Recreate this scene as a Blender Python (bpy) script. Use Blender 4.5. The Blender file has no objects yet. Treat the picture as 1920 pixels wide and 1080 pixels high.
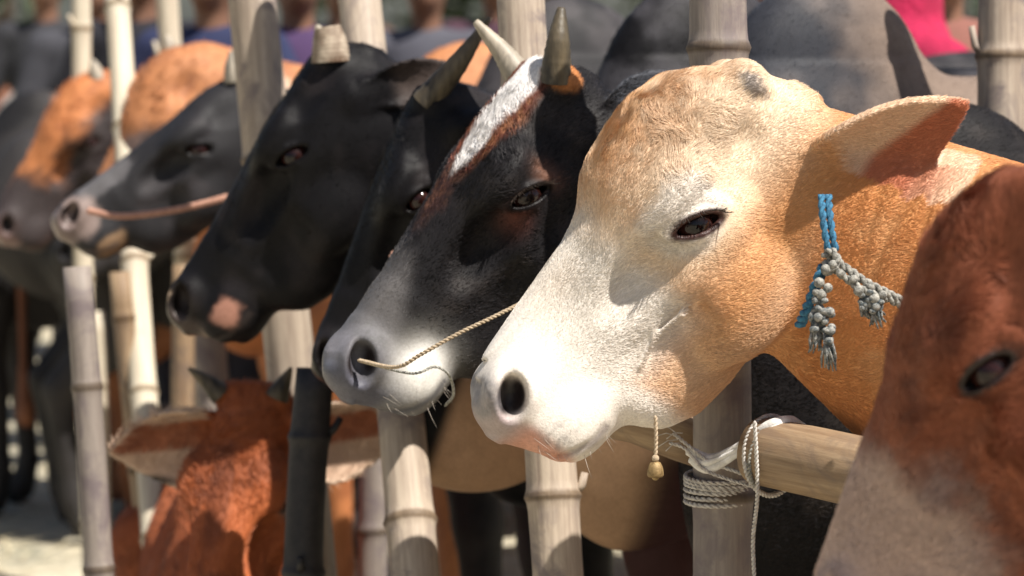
import bpy, bmesh, math, random, time
import numpy as np
from mathutils import Matrix, Vector
T0 = time.time()
rad = math.radians
scene = bpy.context.scene
COL = scene.collection
random.seed(7)
RNG = np.random.default_rng(7)

# ------------------------------------------------------------------ camera
LENS = 100.0
TILT = 5.0
cam_data = bpy.data.cameras.new("camera")
cam = bpy.data.objects.new("camera", cam_data)
COL.objects.link(cam)
cam.location = (0, 0, 1.5)
cam.rotation_euler = (rad(90 - TILT), 0, 0)
cam_data.lens = LENS
cam_data.sensor_width = 36
cam_data.clip_start = 0.05
cam_data.clip_end = 600
cam_data.dof.use_dof = True
cam_data.dof.focus_distance = 3.38
cam_data.dof.aperture_fstop = 5.0
scene.camera = cam

# ------------------------------------------------------------------ light
SUN_DIR = Vector((0.42, -0.34, 0.88)).normalized()
world = bpy.data.worlds.new("World")
scene.world = world
world.use_nodes = True
wn = world.node_tree
bgn = wn.nodes["Background"]
sky = wn.nodes.new("ShaderNodeTexSky")
sky.sky_type = 'NISHITA'
sky.sun_disc = False
sky.sun_elevation = math.asin(SUN_DIR.z)
sky.sun_rotation = math.atan2(SUN_DIR.x, SUN_DIR.y)
sky.dust_density = 2.0
wn.links.new(sky.outputs[0], bgn.inputs[0])
bgn.inputs[1].default_value = 0.055
sun_data = bpy.data.lights.new("sun", 'SUN')
sun_data.energy = 5.0
sun_data.angle = rad(0.5)
sun_data.color = (1.0, 0.95, 0.87)
sun = bpy.data.objects.new("sun", sun_data)
COL.objects.link(sun)
sun.rotation_euler = SUN_DIR.to_track_quat('Z', 'Y').to_euler()
scene.view_settings.view_transform = 'Standard'
scene.view_settings.look = 'None'
scene.view_settings.exposure = 0.78
scene.view_settings.gamma = 1
scene.view_settings.use_curve_mapping = False
scene.cycles.use_denoising = True
scene.cycles.max_bounces = 6

K = 36 / LENS / 1920
CT, ST = math.cos(rad(TILT)), math.sin(rad(TILT))
def at(px, py, d):
    """the point seen at a pixel of the 1920x1080 photograph, d metres deep"""
    r = (px - 960) * K * d
    u = (540 - py) * K * d
    return np.array([r, d * CT + u * ST, 1.5 - d * ST + u * CT])
def ground_at(px, d):
    return np.array([(px - 960) * K * d, d, 0.0])

# ------------------------------------------------------------------ materials
def new_mat(name):
    m = bpy.data.materials.new(name)
    m.use_nodes = True
    nt = m.node_tree
    return m, nt, nt.nodes["Principled BSDF"]
def node(nt, typ, **kw):
    n = nt.nodes.new(typ)
    for k, v in kw.items():
        if k in n.inputs:
            n.inputs[k].default_value = v
        else:
            setattr(n, k, v)
    return n
def noise(nt, scale, detail=4, rough=0.6, coord=None, dist=0.0):
    n = node(nt, "ShaderNodeTexNoise")
    n.inputs["Scale"].default_value = scale
    n.inputs["Detail"].default_value = detail
    n.inputs["Roughness"].default_value = rough
    n.inputs["Distortion"].default_value = dist
    if coord is not None:
        nt.links.new(coord, n.inputs["Vector"])
    return n
def ramp(nt, src, stops):
    r = node(nt, "ShaderNodeValToRGB")
    el = r.color_ramp.elements
    while len(el) < len(stops):
        el.new(0.5)
    for e, (p, c) in zip(el, stops):
        e.position = p
        e.color = (c[0], c[1], c[2], 1)
    nt.links.new(src, r.inputs[0])
    return r
def mulcol(nt, a, b, fac=1.0, mode='MULTIPLY'):
    m = node(nt, "ShaderNodeMix", data_type='RGBA', blend_type=mode)
    m.inputs[0].default_value = fac
    nt.links.new(a, m.inputs[6])
    nt.links.new(b, m.inputs[7])
    return m

def coat_material(name, rough=0.62, bump=0.35, spec=0.3):
    """skin and short coat: colour painted per point, broken up with fine grain"""
    m, nt, p = new_mat(name)
    at_ = node(nt, "ShaderNodeAttribute", attribute_name="coat")
    wet = node(nt, "ShaderNodeAttribute", attribute_name="wet")
    tc = node(nt, "ShaderNodeTexCoord")
    n1 = noise(nt, 260, 5, 0.7, tc.outputs["Object"])
    r1 = ramp(nt, n1.outputs[0], [(0.25, (0.72, 0.70, 0.68)), (0.7, (1.12, 1.12, 1.12))])
    c = mulcol(nt, at_.outputs["Color"], r1.outputs[0], 0.85)
    n0 = noise(nt, 38, 3, 0.6, tc.outputs["Object"])
    r0 = ramp(nt, n0.outputs[0], [(0.3, (0.86, 0.85, 0.84)), (0.7, (1.08, 1.08, 1.08))])
    c2 = mulcol(nt, c.outputs[2], r0.outputs[0], 0.7)
    nt.links.new(c2.outputs[2], p.inputs["Base Color"])
    mr = node(nt, "ShaderNodeMapRange")
    mr.inputs[3].default_value = rough
    mr.inputs[4].default_value = 0.28
    nt.links.new(wet.outputs["Fac"], mr.inputs[0])
    nt.links.new(mr.outputs[0], p.inputs["Roughness"])
    p.inputs["Specular IOR Level"].default_value = spec
    b = node(nt, "ShaderNodeBump")
    b.inputs["Strength"].default_value = bump
    b.inputs["Distance"].default_value = 0.003
    n2 = noise(nt, 420, 4, 0.7, tc.outputs["Object"])
    nt.links.new(n2.outputs[0], b.inputs["Height"])
    nt.links.new(b.outputs[0], p.inputs["Normal"])
    return m
def hair_material(name, rough=0.5, spec=0.35):
    m, nt, p = new_mat(name)
    a = node(nt, "ShaderNodeAttribute", attribute_name="coat")
    hi = node(nt, "ShaderNodeHairInfo")
    r = ramp(nt, hi.outputs["Random"], [(0.0, (0.82, 0.80, 0.78)), (1.0, (1.14, 1.14, 1.14))])
    c = mulcol(nt, a.outputs["Color"], r.outputs[0], 1.0)
    nt.links.new(c.outputs[2], p.inputs["Base Color"])
    p.inputs["Roughness"].default_value = rough
    p.inputs["Specular IOR Level"].default_value = spec
    return m
M_COAT = coat_material("coat_skin")
M_COAT_BLACK = coat_material("glossy_coat_skin", rough=0.5, bump=0.25, spec=0.12)
M_HAIR = hair_material("coat_hair")
M_HAIR_BLACK = hair_material("glossy_coat_hair", rough=0.42, spec=0.16)

def simple_mat(name, c1, c2, scale=60, rough=0.6, bump=0.3, bdist=0.002, stretch=(1, 1, 1), spec=0.4, pos=(0.35, 0.65)):
    m, nt, p = new_mat(name)
    tc = node(nt, "ShaderNodeTexCoord")
    mp = node(nt, "ShaderNodeMapping")
    mp.inputs["Scale"].default_value = stretch
    nt.links.new(tc.outputs["Object"], mp.inputs[0])
    n1 = noise(nt, scale, 5, 0.65, mp.outputs[0])
    r = ramp(nt, n1.outputs[0], [(pos[0], c1), (pos[1], c2)])
    nt.links.new(r.outputs[0], p.inputs["Base Color"])
    p.inputs["Roughness"].default_value = rough
    p.inputs["Specular IOR Level"].default_value = spec
    b = node(nt, "ShaderNodeBump")
    b.inputs["Strength"].default_value = bump
    b.inputs["Distance"].default_value = bdist
    n2 = noise(nt, scale * 3, 4, 0.65, mp.outputs[0])
    nt.links.new(n2.outputs[0], b.inputs["Height"])
    nt.links.new(b.outputs[0], p.inputs["Normal"])
    return m

def eye_material():
    m, nt, p = new_mat("wet_eye")
    tc = node(nt, "ShaderNodeTexCoord")
    sp = node(nt, "ShaderNodeSeparateXYZ")
    nt.links.new(tc.outputs["Object"], sp.inputs[0])
    r = ramp(nt, sp.outputs["Y"], [(0.0, (0.05, 0.025, 0.02)), (0.55, (0.03, 0.010, 0.008)), (0.8, (0.014, 0.005, 0.004)), (0.93, (0.003, 0.002, 0.002))])
    mr = node(nt, "ShaderNodeMapRange")
    mr.inputs[1].default_value = 0.0
    mr.inputs[2].default_value = 0.026
    nt.links.new(sp.outputs["Y"], mr.inputs[0])
    nt.links.new(mr.outputs[0], r.inputs[0])
    nt.links.new(r.outputs[0], p.inputs["Base Color"])
    p.inputs["Roughness"].default_value = 0.06
    p.inputs["Specular IOR Level"].default_value = 0.35
    return m
M_EYE = eye_material()
M_HORN_DARK = simple_mat("dark_horn", (0.018, 0.015, 0.012), (0.13, 0.10, 0.06), 34, 0.5, 0.5, 0.002, (1, 1, 0.25))
M_HORN_PALE = simple_mat("pale_horn", (0.42, 0.36, 0.28), (0.16, 0.14, 0.11), 30, 0.5, 0.5, 0.002, (1, 1, 0.3))
M_HORN_STUB = simple_mat("sawn_horn", (0.10, 0.055, 0.03), (0.46, 0.38, 0.29), 24, 0.7, 0.6)
M_WHISK = simple_mat('whisker', (0.35, 0.30, 0.25), (0.5, 0.45, 0.4), 40)
M_LASH = simple_mat("lash", (0.02, 0.015, 0.012), (0.05, 0.03, 0.02), 40)
M_ROPE = simple_mat("jute_rope", (0.30, 0.22, 0.14), (0.50, 0.40, 0.28), 220, 0.85, 0.9, 0.001)
M_ROPE_WHITE = simple_mat("nylon_cord", (0.34, 0.31, 0.28), (0.58, 0.55, 0.51), 160, 0.6, 0.7, 0.001)
M_ROPE_GREY = simple_mat("dirty_cord", (0.10, 0.10, 0.09), (0.42, 0.40, 0.35), 190, 0.8, 0.9, 0.0015)
M_ROPE_PINK = simple_mat("faded_pink_rope", (0.34, 0.17, 0.12), (0.50, 0.28, 0.20), 150, 0.8, 0.7, 0.001)
M_BLUE = simple_mat("blue_strap", (0.02, 0.08, 0.15), (0.05, 0.20, 0.32), 240, 0.8, 0.9, 0.001)
M_BRASS = simple_mat("dull_brass", (0.16, 0.10, 0.04), (0.36, 0.25, 0.11), 120, 0.55, 0.5)
M_BRASS.node_tree.nodes["Principled BSDF"].inputs["Metallic"].default_value = 0.25

def bamboo_material(name, pale, brown, grey, amount=0.5):
    m, nt, p = new_mat(name)
    tc = node(nt, "ShaderNodeTexCoord")
    mp = node(nt, "ShaderNodeMapping")
    mp.inputs["Scale"].default_value = (1, 1, 0.06)
    nt.links.new(tc.outputs["Object"], mp.inputs[0])
    n1 = noise(nt, 90, 6, 0.7, mp.outputs[0])
    r1 = ramp(nt, n1.outputs[0], [(0.30, brown), (0.62, pale)])
    n2 = noise(nt, 9, 5, 0.65, tc.outputs["Object"], 1.0)
    r2 = ramp(nt, n2.outputs[0], [(amount, (0, 0, 0)), (amount + 0.16, (1, 1, 1))])
    mx = node(nt, "ShaderNodeMix", data_type='RGBA')
    mx.inputs[7].default_value = (*grey, 1)
    nt.links.new(r2.outputs[0], mx.inputs[0])
    nt.links.new(r1.outputs[0], mx.inputs[6])
    nd = node(nt, "ShaderNodeAttribute", attribute_name="ring")
    r3 = ramp(nt, nd.outputs["Fac"], [(0.0, (1, 1, 1)), (1.0, (0.45, 0.40, 0.34))])
    mm = mulcol(nt, mx.outputs[2], r3.outputs[0])
    nt.links.new(mm.outputs[2], p.inputs["Base Color"])
    p.inputs["Roughness"].default_value = 0.6
    p.inputs["Specular IOR Level"].default_value = 0.3
    b = node(nt, "ShaderNodeBump")
    b.inputs["Strength"].default_value = 0.5
    b.inputs["Distance"].default_value = 0.002
    nt.links.new(n1.outputs[0], b.inputs["Height"])
    nt.links.new(b.outputs[0], p.inputs["Normal"])
    return m
M_BAM = bamboo_material("weathered_bamboo", (0.44, 0.36, 0.28), (0.23, 0.175, 0.135), (0.20, 0.16, 0.145), 0.5)
M_BAM_PALE = bamboo_material("pale_bamboo", (0.58, 0.52, 0.40), (0.40, 0.32, 0.24), (0.36, 0.31, 0.25), 0.6)
M_BAM_GREY = bamboo_material("grey_bamboo", (0.26, 0.22, 0.19), (0.17, 0.14, 0.12), (0.15, 0.12, 0.12), 0.45)
M_BAM_RAIL = bamboo_material("brown_bamboo", (0.31, 0.22, 0.135), (0.17, 0.105, 0.06), (0.17, 0.12, 0.085), 0.46)
M_BAM_IN = simple_mat("bamboo_end", (0.28, 0.20, 0.13), (0.44, 0.34, 0.22), 80, 0.8)

# ------------------------------------------------------------------ scene graph helpers
def tag(o, label=None, cat=None, group=None, kind=None):
    if label: o["label"] = label
    if cat: o["category"] = cat
    if group: o["group"] = group
    if kind: o["kind"] = kind
    return o
def empty(name, loc):
    o = bpy.data.objects.new(name, None)
    o.empty_display_size = 0.1
    COL.objects.link(o)
    o.location = loc
    return o
def mesh_obj(name, verts, faces, mat, parent=None, smooth=True, loc=None):
    me = bpy.data.meshes.new(name)
    verts = np.asarray(verts, dtype=np.float32)
    if isinstance(faces, np.ndarray):
        nf = len(faces)
        k = faces.shape[1]
        me.vertices.add(len(verts))
        me.vertices.foreach_set("co", verts.ravel())
        me.loops.add(nf * k)
        me.loops.foreach_set("vertex_index", faces.ravel().astype(np.int32))
        me.polygons.add(nf)
        me.polygons.foreach_set("loop_start", np.arange(0, nf * k, k, dtype=np.int32))
        me.update(calc_edges=True)
        me.validate()
    else:
        me.from_pydata([tuple(map(float, v)) for v in verts], [], faces)
    me.polygons.foreach_set("use_smooth", np.full(len(me.polygons), smooth))
    for m in (mat if isinstance(mat, (list, tuple)) else [mat]):
        me.materials.append(m)
    o = bpy.data.objects.new(name, me)
    COL.objects.link(o)
    if parent is not None:
        o.parent = parent
    if loc is not None:
        o.location = loc
    return o
def set_attr(o, name, vals, color=True):
    me = o.data
    if color:
        a = me.attributes.new(name, 'FLOAT_COLOR', 'POINT')
        buf = np.ones((len(vals), 4), np.float32)
        buf[:, :3] = vals
        a.data.foreach_set("color", buf.ravel())
    else:
        a = me.attributes.new(name, 'FLOAT', 'POINT')
        a.data.foreach_set("value", np.asarray(vals, np.float32))

def tube_geo(path, r, seg=8, twist=None):
    P = np.asarray(path, float)
    n = len(P)
    rr = np.full(n, r) if np.isscalar(r) else np.asarray(r)
    T = np.gradient(P, axis=0)
    T /= np.linalg.norm(T, axis=1)[:, None] + 1e-12
    a = np.cross(T[0], [0.31, 0.2, 0.93]); a /= np.linalg.norm(a)
    V = []
    for i in range(n):
        a = a - T[i] * (a @ T[i]); a /= np.linalg.norm(a)
        b = np.cross(T[i], a)
        for j in range(seg):
            th = 2 * math.pi * j / seg
            V.append(P[i] + rr[i] * (a * math.cos(th) + b * math.sin(th)))
    Fc = [(i * seg + j, i * seg + (j + 1) % seg, (i + 1) * seg + (j + 1) % seg, (i + 1) * seg + j) for i in range(n - 1) for j in range(seg)]
    Fc += [tuple(range(seg))[::-1], tuple(range((n - 1) * seg, n * seg))]
    return V, Fc

# ------------------------------------------------------------------ numpy value noise
_H = RNG.random((64, 64, 64)).astype(np.float32)
def vnoise(P, scale):
    q = P * scale
    i = np.floor(q).astype(int)
    f = (q - i).astype(np.float32)
    f = f * f * (3 - 2 * f)
    r = 0
    for dx in (0, 1):
        for dy in (0, 1):
            for dz in (0, 1):
                w = (f[:, 0] if dx else 1 - f[:, 0]) * (f[:, 1] if dy else 1 - f[:, 1]) * (f[:, 2] if dz else 1 - f[:, 2])
                r = r + w * _H[(i[:, 0] + dx) & 63, (i[:, 1] + dy) & 63, (i[:, 2] + dz) & 63]
    return r
def fbm(P, scale, oct=3):
    r, a, t = 0, 1.0, 0
    for o in range(oct):
        r = r + a * vnoise(P + 3.7 * o, scale * 2 ** o)
        t += a
        a *= 0.55
    return r / t

# ------------------------------------------------------------------ distance field sculpting
def axis(lo, hi, flo, fhi, h, hmax, grow=1.12):
    fine = list(np.arange(flo, fhi, h))
    a, s = [], h
    x = fine[0]
    while x > lo:
        s = min(s * grow, hmax)
        x -= s
        a.append(x)
    b, s = [], h
    x = fine[-1]
    while x < hi:
        s = min(s * grow, hmax)
        x += s
        b.append(x)
    return np.array(a[::-1] + fine + b, dtype=np.float32)
class Field:
    def __init__(self, xs, ys, zs):
        self.ax = (xs, ys, zs)
        self.D = np.full((len(xs), len(ys), len(zs)), 0.5, np.float32)
    def _sl(self, lo, hi):
        return tuple(slice(max(0, int(np.searchsorted(a, l)) - 1), int(np.searchsorted(a, h)) + 1) for a, l, h in zip(self.ax, lo, hi))
    def _pts(self, sl):
        return (self.ax[0][sl[0]][:, None, None], self.ax[1][sl[1]][None, :, None], self.ax[2][sl[2]][None, None, :])
    def apply(self, fn, lo, hi, k, mode='add'):
        sl = self._sl(lo, hi)
        if any(s.stop <= s.start for s in sl):
            return
        X, Y, Z = self._pts(sl)
        d = fn(X, Y, Z).astype(np.float32)
        D = self.D[sl]
        if mode == 'add':
            if k <= 0:
                self.D[sl] = np.minimum(D, d)
            else:
                h = np.clip(0.5 + 0.5 * (D - d) / k, 0, 1)
                self.D[sl] = D + (d - D) * h - k * h * (1 - h)
        else:
            h = np.clip(0.5 - 0.5 * (D + d) / k, 0, 1)
            self.D[sl] = D + (-d - D) * h + k * h * (1 - h)
    def ell(self, c, r, R=None, k=0.03, mode='add'):
        c = np.asarray(c, float)
        r = np.asarray(r, float)
        R = np.eye(3) if R is None else R
        e = np.sqrt(((R * r) ** 2).sum(1)) + k + 0.01
        def fn(X, Y, Z):
            x, y, z = X - c[0], Y - c[1], Z - c[2]
            u = [(x * R[0, i] + y * R[1, i] + z * R[2, i]) / r[i] for i in range(3)]
            k0 = np.sqrt(u[0] ** 2 + u[1] ** 2 + u[2] ** 2)
            k1 = np.sqrt((u[0] / r[0]) ** 2 + (u[1] / r[1]) ** 2 + (u[2] / r[2]) ** 2) + 1e-6
            return k0 * (k0 - 1) / k1
        self.apply(fn, c - e, c + e, k, mode)
    def cone(self, a, b, ra, rb, k=0.03, mode='add', sy=1.0):
        """tapered capsule; sy < 1 flattens it sideways"""
        a = np.asarray(a, float)
        b = np.asarray(b, float)
        m = max(ra, rb) + k + 0.01
        lo, hi = np.minimum(a, b) - m, np.maximum(a, b) + m
        s = np.array([1, 1 / sy, 1])
        A, B = a * s, b * s
        AB = B - A
        L2 = (AB ** 2).sum()
        def fn(X, Y, Z):
            x, y, z = X - A[0], Y / sy - A[1], Z - A[2]
            t = np.clip((x * AB[0] + y * AB[1] + z * AB[2]) / L2, 0, 1)
            d = np.sqrt((x - t * AB[0]) ** 2 + (y - t * AB[1]) ** 2 + (z - t * AB[2]) ** 2)
            return (d - (ra + (rb - ra) * t)) * (sy ** 0.5)
        self.apply(fn, lo, hi, k, mode)
    def chain(self, pts, k=0.02, mode='add'):
        for p, q in zip(pts[:-1], pts[1:]):
            self.cone(p[:3], q[:3], p[3], q[3], k, mode)
    def mesh(self):
        D = self.D
        xs, ys, zs = self.ax
        S = D < 0
        n = np.array(D.shape)
        cnt = np.zeros(tuple(n - 1), np.uint8)
        for dx in (0, 1):
            for dy in (0, 1):
                for dz in (0, 1):
                    cnt += S[dx:n[0] - 1 + dx, dy:n[1] - 1 + dy, dz:n[2] - 1 + dz]
        act = (cnt > 0) & (cnt < 8)
        del cnt
        I = np.argwhere(act)
        idx = np.full(act.shape, -1, np.int32)
        idx[act] = np.arange(len(I))
        corner = [(a, b, c) for a in (0, 1) for b in (0, 1) for c in (0, 1)]
        V = {c: D[I[:, 0] + c[0], I[:, 1] + c[1], I[:, 2] + c[2]] for c in corner}
        Pc = lambda c: np.stack([xs[I[:, 0] + c[0]], ys[I[:, 1] + c[1]], zs[I[:, 2] + c[2]]], 1)
        acc = np.zeros((len(I), 3), np.float64)
        w = np.zeros(len(I))
        for c in corner:
            for axx in range(3):
                if c[axx] == 0:
                    c2 = tuple(1 if i == axx else c[i] for i in range(3))
                    a, b = V[c], V[c2]
                    cr = (a < 0) != (b < 0)
                    t = np.where(cr, a / np.where(cr, a - b, 1), 0)[:, None]
                    acc += np.where(cr[:, None], Pc(c) * (1 - t) + Pc(c2) * t, 0)
                    w += cr
        P = acc / w[:, None]
        F = []
        for axx in range(3):
            o = [i for i in range(3) if i != axx]
            sl0 = [slice(None)] * 3
            sl1 = [slice(None)] * 3
            sl0[axx] = slice(0, -1)
            sl1[axx] = slice(1, None)
            a, b = S[tuple(sl0)], S[tuple(sl1)]
            e = np.argwhere(a != b)
            ok = np.all((e[:, o] > 0) & (e[:, o] < n[o] - 1), axis=1)
            e = e[ok]
            ins = a[e[:, 0], e[:, 1], e[:, 2]]
            def g(d1, d2):
                q = e.copy()
                q[:, o[0]] += d1
                q[:, o[1]] += d2
                return idx[q[:, 0], q[:, 1], q[:, 2]]
            Q = np.stack([g(-1, -1), g(0, -1), g(0, 0), g(-1, 0)], 1)
            flip = ins if axx != 1 else ~ins
            Q[~flip] = Q[~flip][:, ::-1]
            F.append(Q)
        F = np.concatenate(F)
        return P, F

# ------------------------------------------------------------------ the head, in profile units (0.61 mm each) from between the eyes
U = 0.61e-3
XK = np.array([-335, -320, -290, -240, -181, -100, -33, 30, 70, 130, 200, 290, 360, 400, 440, 475, 510, 535, 555, 568, 576], float)
TK = np.array([  5,  60,  125,  188,  232,  250, 249, 242, 230, 190, 160, 152, 152, 152, 154, 154, 146, 128, 103, 70, 48], float)
BK = np.array([ -20,  -45,  -95, -150, -190, -225, -238, -246, -252, -256, -256, -244, -206, -134, -108, -102, -86, -60, -25, 15, 42], float)
WK = np.array([  30,   55,   85,  105,  118,  130, 140, 144, 142, 134, 118, 100,  92,  90,  92, 94,  91, 82, 64, 35, 10], float)
GK = np.array([ 1.0,  1.1,  1.2,  1.3,  1.35, 1.45, 1.5, 1.5, 1.45, 1.35, 1.2, 1.05, 1.0, 1.0, 1.0, 1.0, 1.0, 1.0, 1.0, 1.0, 1.0], float)
def smooth_table(tab, dense):
    t = np.interp(dense, XK, tab)
    k = np.exp(-0.5 * (np.arange(-12, 13) / 4.5) ** 2)
    k /= k.sum()
    m = np.convolve(np.pad(t, 12, mode='edge'), k, 'valid')
    w = np.clip((565 - dense) / 40, 0, 1)
    return m * w + t * (1 - w)
DENSE = np.arange(-335, 577, 2.0)

def head_frame(psi, phi, roll):
    psi, phi, roll = rad(psi), rad(phi), rad(roll)
    h = np.array([-math.cos(psi), -math.sin(psi), 0])
    up = np.array([0, 0, 1.0])
    X = math.cos(phi) * h - math.sin(phi) * up
    Z = math.sin(phi) * h + math.cos(phi) * up
    Y = np.cross(Z, X)
    Y2 = math.cos(roll) * Y + math.sin(roll) * Z
    Z2 = math.cos(roll) * Z - math.sin(roll) * Y
    return np.stack([X, Y2, Z2], 1)

def add_ear(F, base, dirv, openv, L, Wd, toC, k=0.010, half=False):
    """a cupped leaf of skin with thickness, growing from a stalk"""
    e0 = toC(dirv); e0 = e0 / np.linalg.norm(e0)
    nn = toC(openv); nn = nn - e0 * (nn @ e0); nn /= np.linalg.norm(nn)
    e1 = np.cross(nn, e0)
    c = base + e0 * L * 0.5
    e = L * 0.62 + Wd
    th = 0.0052
    def fn(X, Y, Z):
        x, y, z = X - base[0], Y - base[1], Z - base[2]
        l = x * e0[0] + y * e0[1] + z * e0[2]
        w = x * e1[0] + y * e1[1] + z * e1[2]
        n = x * nn[0] + y * nn[1] + z * nn[2]
        t = np.clip(l / L, 0, 1)
        hw = Wd * np.clip(np.sin(np.pi * np.clip(0.10 + 0.90 * t, 0, 1) ** 0.85), 0, 1) ** 0.9 + 0.002
        cup = 0.42 * w * w / Wd * (1.15 - t) * 1.6 - 0.10 * L * (t ** 2)
        d1 = np.abs(n - cup) - th
        d2 = (np.abs(w) - hw) * 0.9
        d3 = np.maximum(l - L, -l - 0.01)
        return np.maximum(np.maximum(d1 * 0.85, d2), d3)
    F.apply(fn, c - e, c + e, k)
    F.cone(base - e0 * 0.03, base + e0 * 0.10 * L, 0.030 * L / 0.19, 0.016 * L / 0.19, k=0.03)
    return dict(base=base, e0=e0, e1=e1, n=nn, L=L, W=Wd, half=half)

COWS = {}
def build_cow(name, label, eye_px, depth, psi, phi, roll, scale=1.0, coat=None, psi_b=None, body_scale=1.0,
              fine=0.0035, coarse=0.022, wide=1.0, dome=1.0, hump=1.0, neck=(0.150, 0.215), ears=(), horns=(), eye_r=0.0235,
              fur=0, fur_len=0.007, fur_rad=0.00035, group="cattle lined up along the bamboo fence", mat=M_COAT,
              hair_mat=M_HAIR, back=0.62, legs=True, chest_drop=None, neck_sy=0.62, wrinkles=None, lids=True, tcap=155, belly=1.0, extra=(), neck_at=(-150, -75), neck_lo=0.0, temple=1.0, hump_w=1.0, hump_x=0.0, jaw=1.0, eo=(0, 0), mw=1.0, lashes=False, nostril=1.0, head_world=None, far_eye=True, jaw_open=0.0):
    t0 = time.time()
    R = head_frame(psi, phi, roll)
    S = U * scale
    if head_world is None:
        eye = at(eye_px[0], eye_px[1], depth)
        H = eye - R @ (np.array([eo[0], 152 * wide, eo[1]]) * S)
    else:
        H = np.array(head_world)
    psi_b = psi if psi_b is None else psi_b
    pb = rad(psi_b)
    fx = np.array([-math.cos(pb), -math.sin(pb), 0])
    fy = np.array([math.sin(pb), -math.cos(pb), 0])
    fz = np.array([0, 0, 1.0])
    CW = np.stack([fx, fy, fz], 1)
    sb = body_scale
    org = H - fx * back * sb
    org[2] = 0
    toC = lambda v: CW.T @ np.asarray(v, float)
    Hc = CW.T @ (H - org)
    Rc = CW.T @ R
    hp = lambda x, y, z: Hc + Rc @ (np.array([x, y, z], float) * S)
    chest_z = 0.88 * sb if chest_drop is None else Hc[2] - chest_drop
    # grid
    fp = np.array([hp(x, y, z) for x in (-345, 585) for y in (-175, 175) for z in (-265, 265)])
    lo_f, hi_f = fp.min(0) - 0.03, fp.max(0) + 0.03
    for e in ears:
        b = hp(*e['base'])
        tip = b + toC(e['dir']) / np.linalg.norm(e['dir']) * e['L'] * scale
        lo_f = np.minimum(lo_f, tip - 0.03)
        hi_f = np.maximum(hi_f, tip + 0.03)
    lo = np.array([-1.42 * sb, -0.36 * sb, -0.05])
    hi = np.array([0.5 * sb, 0.36 * sb, chest_z + 0.62 * sb])
    lo, hi = np.minimum(lo, lo_f - 0.02), np.maximum(hi, hi_f + 0.02)
    F = Field(*[axis(lo[i], hi[i], lo_f[i], hi_f[i], fine, coarse) for i in range(3)])
    # torso, far legs first
    c = lambda x, y, z: np.array([x * sb, y * sb, chest_z + (z - 0.88) * sb])
    F.ell(c(-0.05, 0, 0.86), np.array([0.36, 0.18, 0.30]) * sb, k=0.05)
    F.ell(c(-0.50, 0, 0.86), np.array([0.50, 0.215, 0.29 * belly]) * sb, k=0.10)
    F.ell(c(-1.00, 0, 0.95), np.array([0.32, 0.19, 0.26]) * sb, k=0.10)
    F.cone(c(-0.05, 0, 1.12), c(-1.15, 0, 1.13), 0.07 * sb, 0.06 * sb, k=0.10)
    F.ell(c(-0.10 + hump_x, 0, 1.15), np.array([0.17 * hump_w, 0.08, 0.10 + 0.09 * hump]) * sb, k=0.07)
    F.ell(c(0.18, 0, 0.75), np.array([0.15, 0.07, 0.20]) * sb, k=0.08)
    if legs:
        for sy in (-1, 1):
            z0 = chest_z - 0.88 * sb
            F.chain([(*c(0.02, .15 * sy, .80), .115 * sb), (*c(.04, .15 * sy, .52), .062 * sb), (*[.02 * sb, .14 * sy * sb, .40 * chest_z / .88], .045 * sb), (*[.0, .14 * sy * sb, .14 * chest_z / .88], .030 * sb), (.02 * sb, .14 * sy * sb, .06, .042 * sb)], k=0.03)
            F.cone((.03 * sb, .14 * sy * sb, .07), (.04 * sb, .14 * sy * sb, .045), .04 * sb, .05 * sb, k=0.015)
            F.chain([(*c(-1.0, .15 * sy, .86), .15 * sb), (*c(-.92, .16 * sy, .62), .10 * sb), (-1.10 * sb, .14 * sy * sb, .46 * chest_z / .88, .045 * sb), (-1.06 * sb, .14 * sy * sb, .14 * chest_z / .88, .032 * sb), (-1.03 * sb, .14 * sy * sb, .06, .043 * sb)], k=0.03)
        F.chain([(*c(-1.27, 0, 1.08), .035 * sb), (*c(-1.36, 0, .90), .022 * sb), (*c(-1.36, 0, .45), .016 * sb), (*c(-1.35, 0, .30), .035 * sb)], k=0.02)
    # neck
    nA = hp(neck_at[0], 0, neck_at[1])
    nB = c(0.10, 0, 0.98 - neck_lo)
    F.cone(nA, nB, neck[0] * scale, neck[1] * sb, k=0.035, sy=neck_sy)
    for (ex, ey_, ed, er_) in extra:
        F.ell(toC(at(ex, ey_, ed) - org), er_, k=0.07)
    # head loft
    Tt, Bt, Wt, Gt = [smooth_table(t, DENSE) for t in (TK, BK, WK, GK)]
    if dome != 1.0:
        low = np.where(Tt > tcap, tcap + (Tt - tcap) * dome, Tt)
        wm = np.clip((420 - DENSE) / 120, 0, 1)
        Tt = low * wm + Tt * (1 - wm)
    Wt = Wt * wide * np.interp(DENSE, [330, 420], [1, mw])
    if mw != 1.0:
        Tt = Tt - np.interp(DENSE, [330, 400, 500, 560], [0, 18, 18, 6])
    def head(X, Y, Z):
        x, y, z = X - Hc[0], Y - Hc[1], Z - Hc[2]
        u = (x * Rc[0, 0] + y * Rc[1, 0] + z * Rc[2, 0]) / S
        v = (x * Rc[0, 1] + y * Rc[1, 1] + z * Rc[2, 1]) / S
        w = (x * Rc[0, 2] + y * Rc[1, 2] + z * Rc[2, 2]) / S
        T = np.interp(u, DENSE, Tt).astype(np.float32)
        B = np.interp(u, DENSE, Bt).astype(np.float32)
        Wd = np.interp(u, DENSE, Wt).astype(np.float32)
        G = np.interp(u, DENSE, Gt).astype(np.float32)
        t = np.clip((w - B) / (T - B), 1e-3, 1)
        out = np.where(w > T, (w - T), np.where(w < B, B - w, 0))
        tt = np.abs(2 * t ** G - 1)
        f = ((np.abs(v) / Wd) ** 2.5 + tt ** 2.5) ** 0.4
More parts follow.
